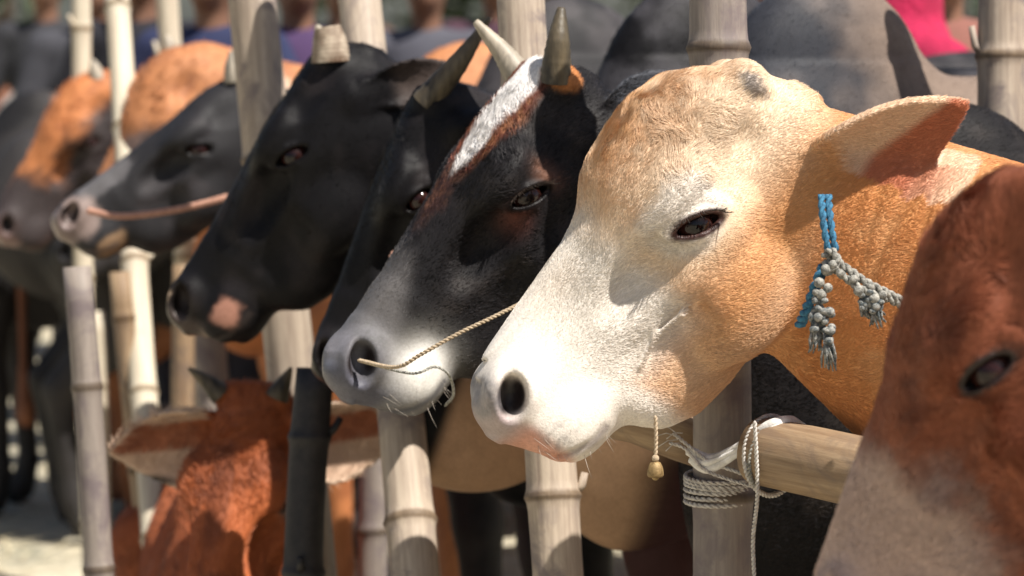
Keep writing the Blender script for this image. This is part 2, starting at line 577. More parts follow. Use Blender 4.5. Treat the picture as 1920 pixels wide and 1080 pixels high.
        hh = (T - B) * 0.5
        d = (f - 1) * np.minimum(Wd, hh) * 0.85 + out * 0.8
        cap = np.maximum(u - 576, -335 - u)
        return np.maximum(d, cap) * S
    e = 0.02
    F.apply(head, lo_f + 0.03 - e, hi_f - 0.03 + e, 0.03)
    def E(cc, r, k, mode='add', rot=None, both=True, at_eye=False):
        if at_eye:
            cc = (cc[0] + eo[0], cc[1], cc[2] + eo[1])
        for s in ((1, -1) if both else (1,)):
            c_ = hp(cc[0], cc[1] * s, cc[2])
            Q = Rc
            if rot is not None:
                ang, axx = rot
                Mx = np.array(Matrix.Rotation(rad(ang) * (s if axx != 'Y' else 1), 3, axx))
                Q = Rc @ Mx
            F.ell(c_, np.array(r) * S, Q, k * S, mode)
    wd = wide
    E((85, 98 * wd * jaw, -142), (125, 60, 100), 34)                 # masseter
    E((-10, 116 * wd, 60), (100, 64, 48), 40, at_eye=True)                  # brow
    E((-40, 118 * wd, -52), (60, 34, 34), 45, at_eye=True)                 # cheek bone behind the eye
    E((130, 118 * wd, -38), (110, 18, 22), 50, rot=(-9, 'Z'))  # facial crest
    E((158, 158 * wd, 18), (118, 74, 58), 26, 'sub', rot=(-9, 'Z'), at_eye=True)
    E((135, 176 * wd, -8), (88, 66, 40), 16, 'sub', rot=(-9, 'Z'), at_eye=True)
    E((235, 138, -90), (85, 34, 60), 60, 'sub')              # hollow before the cheek
    E((-165, 158 * wd, 52), (60, 36 * temple, 34), 40, 'sub')
    if dome == 1.0:
        E((-172, 146, 46), (40, 34, 34), 22, 'sub')
        E((-266, 80, 92), (24, 28, 28), 12)
        for p_, q_ in (((104, 128, -52), (170, 124, -62)), ((170, 124, -62), (235, 104, -52)), ((235, 104, -52), (300, 92, -70))):
            F.cone(hp(*p_), hp(*q_), 3.5 * S, 3 * S, k=9 * S)           # temple
    E((-268, 50 if dome == 1.0 else 66, 102 if dome == 1.0 else 52), (44, 48, 52), 26)                      # horn seats
    E((200, 0, (158 if dome == 1.0 else tcap + 2)), (240, 38, 16), 40, both=False)            # nasal bone
    # muzzle
    E((492, 66 * mw, 92 - (1 - mw) * 60), (56, 40, 50), 30)                        # nostril wings
    E((545, 0, 70), (34, 62, 52), 35, both=False)
    E((462, 60 * mw, -44), (84, 44, 58), 34)                       # upper lips
    E((440, 0, -92), (86, 54, 34), 30, both=False)             # chin
    E((506, 106 * mw, 90), (52, 42, 30), 14, 'sub', rot=(35, 'Y'))
    E((470, 106 * mw, 122), (38, 26, 11), 10, 'sub', rot=(20, 'Y'))   # nostrils
    E((498, 80 * mw, 91), (40, 38, 23), 10, 'sub', rot=(35, 'Y'))
    # mouth slit
    pts = [(572, 0, -8), (556, 52, -34), (515, 88, -70), (470, 98, -90), (430, 92, -94)]
    for s in (1, -1):
        for p, q in zip(pts[:-1], pts[1:]):
            F.cone(hp(p[0], p[1] * s * 1.03, p[2]), hp(q[0], q[1] * s * 1.03, q[2]), 5.5 * S, 5.5 * S, k=10 * S, mode='sub')
    # eyes
    er = eye_r * scale
    ey = (128 * wd)
    eye_c = []
    for s in (1, -1):
        ec = hp(eo[0], ey * s, eo[1] - 2)
        eye_c.append(ec)
        F.ell(ec, np.array([1, 1, 1]) * (er + 9 * S), None, 14 * S)
        if lids:
            tilt = np.array(Matrix.Rotation(rad(-31) * s, 3, 'Y')) if False else np.eye(3)
            # slit: inner corner forward and up, outer corner back and down
            a = rad(30)
            ax_ = np.array([math.cos(a), 0, math.sin(a)])
            az_ = np.array([-math.sin(a), 0, math.cos(a)])
            Q = Rc @ np.stack([ax_, [0, 1, 0], az_], 1)
            F.ell(ec + Rc @ np.array([0, 26 * s, 0]) * S, np.array([54, 32, 20]) * S, Q, 7 * S, 'sub')
            # lid rims
            for up_ in (1, -1):
                prev = None
                for i in range(9):
                    th = math.pi * i / 8
                    lx, lz = 57 * math.cos(th), up_ * 22 * math.sin(th) ** 1.3 if 0 < i < 8 else 0.0
                    yy = 36 * s * (1 - 0.35 * abs(math.cos(th)))
                    p = ec + (Rc @ (ax_ * lx + az_ * lz + np.array([0, yy + (5 * s if up_ > 0 else 0), 0]))) * S
                    if prev is not None:
                        F.cone(prev, p, 5.5 * S, 5.5 * S, k=9 * S)
                    prev = p
            prev = None
            for i in range(9):
                th = math.pi * (0.05 + 0.9 * i / 8)
                lx, lz = 66 * math.cos(th), 44 * math.sin(th)
                p = ec + (Rc @ (ax_ * lx + az_ * lz + np.array([0, 24 * s, 0]))) * S
                if prev is not None:
                    F.cone(prev, p, 6.5 * S, 6.5 * S, k=14 * S)
                prev = p
    if wrinkles:
        wrinkles(F, hp, lambda p: toC(np.asarray(p) - org))
    ear_fr = []
    for ed in ears:
        ear_fr.append(add_ear(F, hp(*ed['base']), ed['dir'], ed['open'], ed['L'] * scale, ed['W'] * scale, toC, half=ed.get('half', False)))
    P, Q = F.mesh()
    del F
    # keep it in world orientation around the origin on the ground
    root = empty(name, org)
    root.rotation_euler = (0, 0, math.atan2(CW[1, 0], CW[0, 0]))
    tag(root, label, "cow", group)
    body = mesh_obj("body", P, Q, mat, root)
    me = body.data
    N = np.zeros(len(P) * 3, np.float32)
    me.vertices.foreach_get("normal", N)
    N = N.reshape(-1, 3)
    HL = ((P - Hc) @ Rc) / S
    colr, wet = coat(P, HL, N, ear_fr, dict(sb=sb, chest_z=chest_z, eo=eo))
    set_attr(body, "coat", colr)
    set_attr(body, "wet", wet, False)
    # eyes
    for i, ec in enumerate(eye_c):
        if i == 1 and not far_eye:
            continue
        s = 1 if i == 0 else -1
        bm = bmesh.new()
        bmesh.ops.create_uvsphere(bm, u_segments=32, v_segments=20, radius=er)
        for v in bm.verts:
            if v.co.y > er * 0.8:
                v.co.y += (v.co.y - er * 0.8) * 0.35
        m_ = bpy.data.meshes.new("eye")
        bm.to_mesh(m_)
        bm.free()
        m_.materials.append(M_EYE)
        for p_ in m_.polygons: p_.use_smooth = True
        o = bpy.data.objects.new("eye", m_)
        COL.objects.link(o)
        o.parent = root
        ydir = Rc @ np.array([0.12, 1.0 * s, 0.0]); ydir /= np.linalg.norm(ydir)
        xdir = Rc @ np.array([0.86, 0, 0.5]); xdir -= ydir * (xdir @ ydir); xdir /= np.linalg.norm(xdir)
        zdir = np.cross(xdir, ydir)
        o.matrix_local = Matrix.Translation(Vector(ec + (Rc @ np.array([0, 3.0 * s, 0])) * S)) @ Matrix(np.stack([xdir, ydir, zdir], 1).tolist()).to_4x4()
    if lashes:
        a = rad(30)
        ax_ = np.array([math.cos(a), 0, math.sin(a)])
        az_ = np.array([-math.sin(a), 0, math.cos(a)])
        LV, LF = [], []
        rl = random.Random(3)
        for i in range(34):
            th = math.pi * (0.12 + 0.80 * i / 33)
            p0 = np.array([0.0, 46, 0]) + ax_ * 56 * math.cos(th) + az_ * 23 * math.sin(th)
            out = np.array([0, 0.85, 0]) - az_ * rl.uniform(0.2, 0.6) + ax_ * (0.5 * math.cos(th) + rl.uniform(-0.15, 0.15))
            ln_ = rl.uniform(16, 30)
            P3 = [eye_c[0] + Rc @ (p0 + out * ln_ * t_ + az_ * 8 * t_ * t_) * S for t_ in (0, 0.35, 0.7, 1.0)]
            v_, f_ = tube_geo(P3, [0.0007, 0.0006, 0.0004, 0.0001], 4)
            LF += [tuple(k_ + len(LV) for k_ in t_) for t_ in f_]
            LV += v_
        mesh_obj("eyelashes", LV, LF, M_LASH, root)
        LV, LF = [], []
        for i in range(20):
            b_ = np.array([rl.uniform(430, 545), rl.uniform(60, 100) * mw, rl.uniform(-90, 20)])
            if i % 3 == 0: b_ = np.array([rl.uniform(420, 500), rl.uniform(20, 70), -95])
            out = np.array([rl.uniform(0, 0.8), 0.7, rl.uniform(-1.2, 0.0)])
            ln_ = rl.uniform(16, 40)
            P3 = [hp(*b_) + Rc @ (out * ln_ * t_ + np.array([0, 0, -10]) * t_ * t_) * S for t_ in (-0.4, 0.2, 0.6, 1.0)]
            v_, f_ = tube_geo(P3, [0.00035, 0.0003, 0.00022, 0.0001], 4)
            LF += [tuple(k_ + len(LV) for k_ in t_) for t_ in f_]
            LV += v_
        mesh_obj("whiskers", LV, LF, M_WHISK, root)
    # horns
    for hd in horns:
        b = hp(*hd['base'])
        pts_w = [toC(np.array(d)) for d in hd['path']]
        horn_mesh("horn", b, pts_w, hd['r'], hd.get('mat', M_HORN_DARK), root, hd.get('label'), hd.get('taper', 0.86))
    if fur:
        make_fur(body, root, P, Q, N, HL, Hc, Rc, colr, wet, fur, fur_len, fur_rad, hair_mat, CW, org)
    COWS[name if name not in COWS else label] = dict(root=root, hp=hp, CW=CW, org=org, Hc=Hc, Rc=Rc, S=S, toW=lambda p: org + CW @ np.asarray(p))
    print("cow %-12s %7d verts %.1fs" % (name, len(P), time.time() - t0), flush=True)
    return COWS[name if name in COWS and COWS[name]['root'] is root else label]

def horn_mesh(name, base, path, r, mat, parent, label=None, taper=0.86):
    """path: offsets from the base; a tapering, slightly ringed horn"""
    pts = [np.zeros(3)] + [np.asarray(p) for p in path]
    pts = np.array(pts)
    t = np.linspace(0, 1, len(pts))
    n = 22
    tt = np.linspace(0, 1, n)
    C = np.stack([np.interp(tt, t, pts[:, i]) for i in range(3)], 1)
    for _ in range(3):
        C[1:-1] = (C[:-2] + 2 * C[1:-1] + C[2:]) / 4
    C = C - (C[1] - C[0]) * 0.6
    seg = 14
    V, Fc = [], []
    up = np.array([0.3, 0.9, 0.2])
    for i in range(n):
        d = C[min(i + 1, n - 1)] - C[max(i - 1, 0)]
        d /= np.linalg.norm(d)
        a = np.cross(d, up); a /= np.linalg.norm(a)
        b = np.cross(d, a)
        rr = r * (1 - tt[i] ** 1.5 * taper) * (1 + 0.035 * math.sin(i * 2.6))
        for j in range(seg):
            th = 2 * math.pi * j / seg
            V.append(base + C[i] + rr * (a * math.cos(th) + b * math.sin(th)))
    for i in range(n - 1):
        for j in range(seg):
            Fc.append((i * seg + j, i * seg + (j + 1) % seg, (i + 1) * seg + (j + 1) % seg, (i + 1) * seg + j))
    Fc.append(tuple(range((n - 1) * seg, n * seg)))
    o = mesh_obj(name, V, Fc, mat, parent)
    if label: o["label"] = label
    return o

def make_fur(body, root, P, Q, N, HL, Hc, Rc, col, wet, count, length, radius, mat, CW, org):
    A, B, C_, D_ = (P[Q[:, i]] for i in range(4))
    area = 0.5 * np.linalg.norm(np.cross(C_ - A, D_ - B), axis=1)
    ctr = (A + B + C_ + D_) / 4
    # only where the coat can be told apart: head, ears, neck and shoulder; facing roughly this way
    wN = (N[Q[:, 0]] @ CW.T)
    view = ctr @ CW.T + org - np.array([0, 0, 1.5])
    view /= np.linalg.norm(view, axis=1)[:, None]
    facing = -(wN * view).sum(1)
    wt = area * (facing > -0.45) * (1 - np.clip(wet[Q[:, 0]] * 1.6, 0, 1))
    # outside the picture's reach: none
    wp = ctr @ CW.T + org
    dep = wp[:, 1] * CT - (wp[:, 2] - 1.5) * ST
    upv = wp[:, 1] * ST + (wp[:, 2] - 1.5) * CT
    px = 960 + wp[:, 0] / dep / K
    py = 540 - upv / dep / K
    wt = wt * ((px > -120) & (px < 2040) & (py > -120) & (py < 1200))
    if wt.sum() <= 0:
        return
    pick = RNG.choice(len(Q), size=count, p=wt / wt.sum())
    u, v = RNG.random(count)[:, None], RNG.random(count)[:, None]
    q = Q[pick]
    Wt = [(1 - u) * (1 - v), u * (1 - v), u * v, (1 - u) * v]
    root_p = sum(w * P[q[:, i]] for i, w in enumerate(Wt))
    nr = sum(w * N[q[:, i]] for i, w in enumerate(Wt))
    nr /= np.linalg.norm(nr, axis=1)[:, None] + 1e-9
    cc = sum(w * col[q[:, i]] for i, w in enumerate(Wt))
    hl = sum(w * HL[q[:, i]] for i, w in enumerate(Wt))
    # lie of the coat: back over the face, down the cheeks, back along the neck; swirls on the forehead
    ln = ((hl - np.array([0, 0, 0])))
    inhead = np.clip((np.abs(ln[:, 0] - 110) < 430).astype(float), 0, 1)
    fl = -Rc[:, 0][None, :] * np.ones((count, 1)) - Rc[:, 2][None, :] * 0.35 * np.clip(1 - ln[:, 2:3] / 120, 0, 1.4)
    swirl = np.clip(1 - np.abs(ln[:, 0:1] + 90) / 190, 0, 1) * np.clip((ln[:, 2:3] - 40) / 90, 0, 1)
    nz = np.stack([vnoise(root_p + o_, 26) - 0.5 for o_ in (0.0, 11.3, 23.9)], 1)
    nz2 = np.stack([vnoise(root_p + o_, 85) - 0.5 for o_ in (5.0, 17.3, 33.9)], 1)
    fl = fl + nz * (0.7 + 4.5 * swirl) + nz2 * (0.5 + 2.2 * swirl) * (1 - 0.7 * np.clip((ln[:, 0:1] - 150) / 150, 0, 1)) + RNG.normal(0, 0.13, (count, 3))
    fl -= nr * (fl * nr).sum(1)[:, None]
    fl /= np.linalg.norm(fl, axis=1)[:, None] + 1e-9
    muz = np.clip((ln[:, 0] - 250) / 180, 0, 1)
    L = length * RNG.uniform(0.6, 1.25, count) * (1 - 0.7 * muz)
    L = L * (1 + 0.8 * swirl[:, 0])
    near_eye = np.exp(-((ln[:, 0] / 75) ** 2 + ((ln[:, 2]) / 60) ** 2)) * (np.abs(ln[:, 1]) > 80)
    L = L * (1 - 0.6 * near_eye)
    lift = 0.30 + 0.25 * RNG.random(count) + 0.35 * swirl[:, 0]
    k = 4
    pts = np.empty((count, k, 3), np.float32)
    for i in range(k):
        t = i / (k - 1)
        pts[:, i] = root_p - nr * 0.0006 + (fl * t + nr * (lift[:, None] * t * (1 - 0.45 * t))) * L[:, None]
    cu = bpy.data.hair_curves.new("fur")
    cu.add_curves([k] * count)
    cu.attributes["position"].data.foreach_set("vector", pts.ravel())
    ra = cu.attributes.get("radius") or cu.attributes.new("radius", 'FLOAT', 'POINT')
    rr = np.tile(np.array([1.0, 0.85, 0.55, 0.1], np.float32) * radius, count)
    ra.data.foreach_set("value", rr)
    ca = cu.attributes.new("coat", 'FLOAT_COLOR', 'CURVE')
    buf = np.ones((count, 4), np.float32)
    dark = cc.mean(1, keepdims=True) < 0.06
    vary = np.where(dark, RNG.uniform(0.4, 2.6, (count, 1)) * (0.6 + 0.9 * vnoise(root_p, 60)[:, None]), RNG.uniform(0.90, 1.08, (count, 1)))
    buf[:, :3] = np.clip(cc * vary, 0, 1)
    ca.data.foreach_set("color", buf.ravel())
    cu.materials.append(mat)
    o = bpy.data.objects.new("fur", cu)
    COL.objects.link(o)
    o.parent = root
    return o

# ------------------------------------------------------------------ coats (colour only: pigment of hair and skin)
def lerp(a, b, t):
    return a + (np.asarray(b, np.float32) - a) * np.clip(t, 0, 1)[:, None]
def ss(x, a, b):
    t = np.clip((x - a) / (b - a), 0, 1)
    return t * t * (3 - 2 * t)
def gau(HL, c, r, both=True):
    y = np.abs(HL[:, 1]) if both else HL[:, 1]
    return np.exp(-(((HL[:, 0] - c[0]) / r[0]) ** 2 + ((y - c[1]) / r[1]) ** 2 + ((HL[:, 2] - c[2]) / r[2]) ** 2))
def ear_mask(P, ears):
    """(how far onto an ear, whether on its inner face) for each point"""
    m = np.zeros(len(P))
    inn = np.zeros(len(P))
    for e in ears:
        q = P - e['base']
        l = q @ e['e0']; w = q @ e['e1']; n = q @ e['n']
        t = np.clip(l / e['L'], 0, 1)
        on = (l > 0.12 * e['L']) & (l < 1.08 * e['L']) & (np.abs(w) < e['W'] * 1.35)
        cup = 0.42 * w * w / e['W'] * (1.15 - t) * 1.6 - 0.10 * e['L'] * (t ** 2)
        on &= np.abs(n - cup) < 0.03
        m = np.where(on, t, m)
        inn = np.where(on & (n > cup), (1 - (np.abs(w) / e['W']) ** 2 * 0.6) * (1 - ss(w + 0.05 * (1 - t) - 0.02, -0.012, 0.012) if e['half'] else 1.0), inn)
    return m, inn
def dark_features(c, wet, HL0, muzzle_col, nostril=(0.02, 0.015, 0.015), rim=(0.04, 0.025, 0.02), eye_w=1.0, eo=(0, 0)):
    HL = HL0
    m = ss(HL[:, 0], 505, 545) * ss(HL[:, 2], -20, 10)
    m = np.maximum(m, gau(HL, (505, 60, 88), (34, 50, 40)) * 1.0)
    c = lerp(c, muzzle_col, m)
    wet = np.maximum(wet, m)
    n = gau(HL, (500, 64, 90), (40, 30, 36))
    c = lerp(c, nostril, ss(n, 0.25, 0.6))
    wet = np.maximum(wet, ss(n, 0.25, 0.5))
    a = rad(30)
    y = np.abs(HL[:, 1])
    hx, hz = HL[:, 0] - eo[0], HL[:, 2] - eo[1]
    ex = hx * math.cos(a) + hz * math.sin(a)
    ez = -hx * math.sin(a) + (hz + 2) * math.cos(a)
    e = np.sqrt((ex / 56) ** 2 + (ez / 24) ** 2)
    em = (1 - ss(e, 0.95, 1.25)) * (y > 90)
    c = lerp(c, rim, em * eye_w)
    wet = np.maximum(wet, em * 0.8)
    # mouth slit
    ml = np.interp(HL[:, 0], [420, 430, 470, 515, 556, 572], [-94, -94, -90, -70, -34, -8])
    mm = np.exp(-((HL[:, 2] - ml) / 9) ** 2) * (HL[:, 0] > 425)
    c = lerp(c, np.array(muzzle_col) * 0.6, mm * 0.7)
    return c, wet

def coat_tan(P, HL, N, ears, info):
    n = len(P)
    X, Y, Z = HL.T
    y = np.abs(Y)
    n1 = fbm(P, 18) - 0.5
    n2 = fbm(P + 9, 55) - 0.5
    n3 = fbm(P + 4, 140, 2) - 0.5
    c = np.tile(np.array([0.60, 0.30, 0.115], np.float32), (n, 1))            # body ginger
    c = lerp(c, (0.66, 0.36, 0.16), ss(n1, -0.1, 0.2))
    # neck behind the jaw, belly
    low = ss(P[:, 2] * -1, -1.14, -0.98)
    c = lerp(c, (0.50, 0.20, 0.06), low * 0.6)
    # face: tan forehead
    face = ss(X, -420, -300)
    c = lerp(c, (0.77, 0.62, 0.46), face * ss(Z, -120, 30))
    c = lerp(c, (0.60, 0.38, 0.22), face * ss(Z + n1 * 260, 120, 190) * ss(-X + n1 * 120, -180, -60) * 0.55 * (0.5 + 1.6 * np.clip(n3 + 0.3, 0, 1)))
    c = lerp(c, (0.58, 0.29, 0.11), gau(HL, (-80, 30, 235), (230, 130, 70)) * (0.55 + 1.6 * n2))
    c = lerp(c, (0.40, 0.24, 0.13), gau(HL, (-200, 60, 150), (110, 110, 110)) * ss(n3 + n2 * 0.5, 0.04, 0.16) * 0.6)
    # cheek: warmer
    c = lerp(c, (0.60, 0.33, 0.15), gau(HL, (40, 100, -150), (140, 90, 90)) * 0.9)
    c = lerp(c, (0.70, 0.50, 0.33), gau(HL, (250, 90, -150), (90, 90, 60)) * 0.8)
    nk = ss(-0.353 * X - 0.936 * Z, 170, 235)
    c = lerp(c, (0.60, 0.27, 0.095), nk)
    c = lerp(c, (0.66, 0.36, 0.16), nk * ss(n1, -0.05, 0.2) * 0.7)
    # pale ring of the eye
    w = gau(HL, (12 + 24, 150, 30 + 28), (105, 90, 80))
    c = lerp(c, (0.70, 0.64, 0.57), ss(w + n1 * 0.35, 0.28, 0.62))
    # white muzzle and blaze over the lower face
    wh = X + n1 * 130 - np.clip(-Z - 40, 0, 300) * 0.15
    m = ss(wh, 105, 205) * ss(Z, -150, -40) 
    m = np.maximum(m, ss(X + n1 * 60, 285, 350))
    c = lerp(c, (0.78, 0.72, 0.65), m)
    c = lerp(c, (0.66, 0.50, 0.36), gau(HL, (270, 40, 150), (50, 60, 40)) * 0.45)
    c = lerp(c, (0.66, 0.62, 0.56), ss(X, 150, 210) * (1 - ss(X, 300, 340)) * ss(Z, -60, 40) * 0.5)
    # lower jaw
    c = lerp(c, (0.60, 0.42, 0.28), ss(-Z, 130, 200) * face * 0.5 * (1 - m) * (1 - nk))
    # ears
    em, inn = ear_mask(P, ears)
    c = lerp(c, (0.74, 0.54, 0.38), ss(em, 0.08, 0.22) * 0.9)
    c = lerp(c, (0.48, 0.15, 0.07), np.clip(inn * 1.5, 0, 1) * ss(em, 0.10, 0.25) * 0.95)
    # horn bud scar
    s = gau(HL, (-262, 88, 98), (26, 34, 40))
    c = lerp(c, (0.30, 0.27, 0.26), ss(s + n3 * 0.5, 0.35, 0.7) * 0.85)
    wet = np.zeros(n)
    c, wet = dark_features(c, wet, HL, (0.36, 0.29, 0.28), rim=(0.05, 0.022, 0.018), eo=info['eo'])
    # pink front of the muzzle with grey freckles
    pk = ss(X, 505, 535) * (1 - ss(Z, 10, 60))
    c = lerp(c, (0.55, 0.27, 0.19), pk * 0.95)
    fr = gau(HL, (500, 60, -30), (45, 70, 26)) * ss(n3, 0.02, 0.12)
    c = lerp(c, (0.16, 0.14, 0.14), fr * 0.7)
    gr = gau(HL, (535, 50, 128), (50, 90, 44))
    c = lerp(c, (0.20, 0.185, 0.19), ss(gr, 0.25, 0.7) * (0.75 + n3))
    hoof = P[:, 2] < 0.08
    c[hoof] = (0.05, 0.04, 0.035)
    return np.clip(c, 0.005, 0.85), wet

def coat_black(P, HL, N, ears, info, base=(0.007, 0.0065, 0.0075), muzzle=(0.05, 0.045, 0.05), patches=(), body=None):
    n = len(P)
    n1 = fbm(P, 14) - 0.5
    n2 = fbm(P + 9, 50) - 0.5
    c = np.tile(np.array(base, np.float32), (n, 1))
    c = lerp(c, np.array(base) * 1.9 + np.array([0.006, 0.004, 0.003]), ss(n1, 0.0, 0.22))
    if body is not None:
        c = body(c, P, HL, n1, n2)
    for cen, r, colr, amt, both in patches:
        g = gau(HL, cen, r, both)
        c = lerp(c, colr, ss(g + n2 * 0.5, 0.3, 0.62) * amt)
    em, inn = ear_mask(P, ears)
    c = lerp(c, (0.10, 0.075, 0.065), inn * ss(em, 0.15, 0.35) * 0.6)
    wet = np.zeros(n)
    c, wet = dark_features(c, wet, HL, muzzle, rim=(0.006, 0.005, 0.005), nostril=(0.006, 0.005, 0.005))
    return c, wet

def coat_blaze(P, HL, N, ears, info):
    n = len(P)
    X, Y, Z = HL.T
    y = np.abs(Y)
    n1 = fbm(P, 16) - 0.5
    n2 = fbm(P + 9, 50) - 0.5
    n3 = fbm(P + 4, 130, 2) - 0.5
    c = np.tile(np.array([0.011, 0.010, 0.011], np.float32), (n, 1))
    c = lerp(c, (0.028, 0.024, 0.023), ss(n1, 0.02, 0.2) * 0.8)
    top = ss(Z, 70, 100)
    # rusty edge of the blaze
    half = np.interp(X, [-340, -290, -150, -40, 60, 150], [62, 58, 50, 34, 4, 0])
    red_w = half + np.interp(X, [-340, -250, -120, 0, 120, 260], [90, 85, 50, 40, 30, 8])
    r_ = (1 - ss(np.abs(Y - 18) + n1 * 40 + n2 * 30, red_w - 22, red_w + 14)) * top * (1 - 0.8 * ss(X, -60, 60)) * (1 - ss(X, 100, 220))
    c = lerp(c, (0.13, 0.04, 0.024), r_ * 0.95)
    c = lerp(c, (0.30, 0.14, 0.07), r_ * ss(n3, 0.0, 0.15) * 0.6)
    w_ = (1 - ss(np.abs(Y - 26) + n2 * 16, half - 8, half + 5)) * top * (1 - ss(X, 10, 60))
    c = lerp(c, (0.70, 0.68, 0.67), w_)
    # rusty horn seats and poll
    c = lerp(c, (0.42, 0.17, 0.06), ss(gau(HL, (-285, 100, 70), (50, 50, 60)) + n2 * 0.4, 0.35, 0.65))
    bd = ss(-X, 330, 520) * (1 - ss(P[:, 2] + n1 * 0.1, 0.86, 0.98))
    c = lerp(c, (0.30, 0.20, 0.145), bd)
    # grey muzzle, up the nose
    g = ss(X + n1 * 60, 150, 330) * ss(Z + 0.45 * (X - 300), 70, 125)
    c = lerp(c, (0.20, 0.19, 0.19), g * 0.45)
    g2 = ss(X + n1 * 70 + Z * 0.25, 405, 470)
    c = lerp(c, (0.13, 0.127, 0.135), g2)
    c = lerp(c, (0.10, 0.10, 0.10), ss(n3, 0.03, 0.12) * g2 * (1 - ss(X, 440, 480)) * 0.6)
    c = lerp(c, (0.66, 0.64, 0.60), np.clip(gau(HL, (436, 85, -36), (60, 60, 60)) * 1.5, 0, 1))
    c = lerp(c, (0.15, 0.05, 0.035), gau(HL, (62, 145, -6), (34, 60, 30)) * 0.7)
    c = lerp(c, (0.17, 0.08, 0.05), gau(HL, (-62, 150, -10), (24, 60, 40)) * 0.7)
    em, inn = ear_mask(P, ears)
    c = lerp(c, (0.07, 0.075, 0.09), ss(em, 0.1, 0.3) * 0.8)
    wet = np.zeros(n)
    c, wet = dark_features(c, wet, HL, (0.10, 0.10, 0.125), rim=(0.008, 0.006, 0.006))
    c = lerp(c, (0.40, 0.38, 0.42), gau(HL, (500, 10, 150), (40, 50, 24)) * 0.9)
    return c, wet

def coat_brown(P, HL, N, ears, info, base=(0.34, 0.10, 0.035), dark=(0.10, 0.028, 0.015), pale=None, muzzle=(0.20, 0.13, 0.12), dark_face=0.7):
    n = len(P)
    X, Y, Z = HL.T
    y = np.abs(Y)
    n1 = fbm(P, 16) - 0.5
    n2 = fbm(P + 9, 55) - 0.5
    c = np.tile(np.array(base, np.float32), (n, 1))
    c = lerp(c, dark, ss(n1 + n2 * 0.6, -0.02, 0.25) * dark_face)
    em, inn = ear_mask(P, ears)
    c = lerp(c, (0.30, 0.13, 0.08), ss(em, 0.1, 0.3) * 0.6)
    for e in ears:
        q = P - e['base']
        t = np.clip(q @ e['e0'] / e['L'], 0, 1)
        hw = e['W'] * np.clip(np.sin(np.pi * (0.10 + 0.90 * t) ** 0.85), 0, 1) ** 0.9
        c = lerp(c, (0.62, 0.46, 0.34), (em > 0) * ss(np.abs(q @ e['e1']) - hw, -0.008, -0.002) * 0.8)
    if pale:
        for cen, r, colr, amt in pale:
            c = lerp(c, colr, ss(gau(HL, cen, r) + n2 * 0.35, 0.25, 0.65) * amt)
    wet = np.zeros(n)
    c, wet = dark_features(c, wet, HL, muzzle, rim=(0.02, 0.012, 0.01))
    return c, wet

# ------------------------------------------------------------------ the cattle
EB = (-251, 98, -92)
EBF = (-251, -98, -92)
def neck_folds(F, hp, C):
    a, b = C(at(1790, 250, 3.2)), C(at(1570, 600, 3.2))
    lo, hi = np.minimum(a, b), np.maximum(a, b)
    lo[1], hi[1] = -0.4, 0.4
    sl = F._sl(lo, hi)
    X, Y, Z = F._pts(sl)
    t = (X - lo[0]) / (hi[0] - lo[0])
    w = np.clip(4 * (1 - t), 0, 1) * np.clip(4 * t, 0, 1) * np.clip((Z - lo[2]) / (hi[2] - lo[2]) * 2, 0, 1)
    F.D[sl] += ((0.0022 + 0.0014 * np.sin(X * 47 + Z * 9)) * np.sin((X + 0.16 * (Z - hi[2]) + 0.012 * np.sin(Z * 27 + X * 20) + 0.009 * np.sin(X * 61)) * 2 * np.pi / 0.030) * w).astype(np.float32)
tan = build_cow("cow", "tan cow with a white muzzle and bead collar, nearest in the middle of the row", (1305, 420), 3.33, 15, 50.5, 3,
    coat=coat_tan, psi_b=-6, body_scale=1.08, fine=0.0031, hump=0.9, neck=(0.132, 0.26), neck_at=(-130, -100), neck_sy=0.5, jaw=1.08, eo=(24, 31), lashes=True, wrinkles=neck_folds, chest_drop=0.36, back=0.66, neck_lo=0.02,
    ears=[dict(base=(-245, 98, -104), dir=(1.0, -0.50, 0.36), open=(0.3, -0.85, -0.35), L=0.185, W=0.060, half=True),
          dict(base=EBF, dir=(0.35, 1.0, 0.1), open=(-0.8, -0.3, -0.3), L=0.165, W=0.036)],
    fur=270000, fur_len=0.0068, fur_rad=0.00028)

FLAT = dict(dome=0.12, mw=0.84, tcap=110, neck_at=(-140, -110), neck_lo=0.06, temple=0.5)
blaze = build_cow("cow", "black cow with a white blaze between two short horns", (988, 367), 3.72, 27, 54, 3, scale=0.98,
    coat=coat_blaze, psi_b=26, fine=0.0036, hump=0.5, wide=0.9, neck=(0.125, 0.20), mat=M_COAT_BLACK, hair_mat=M_HAIR_BLACK, chest_drop=0.30,
    ears=[dict(base=EB, dir=(0.75, 0.2, 0.55), open=(-0.3, -0.9, -0.2), L=0.13, W=0.036),
          dict(base=EBF, dir=(-0.4, 0.9, 0.1), open=(-0.8, -0.5, 0), L=0.15, W=0.036)],
    horns=[dict(base=(-262, 84, 70), path=[(0.004, -0.01, 0.055), (0.008, 0.0, 0.098)], r=0.021, taper=0.74),
           dict(base=(-262, -78, 84), path=[(-0.024, 0.01, 0.035), (-0.062, 0.01, 0.078)], r=0.020, taper=0.76, mat=M_HORN_PALE)],
    fur=110000, fur_len=0.008, fur_rad=0.0004, lashes=True, **FLAT)
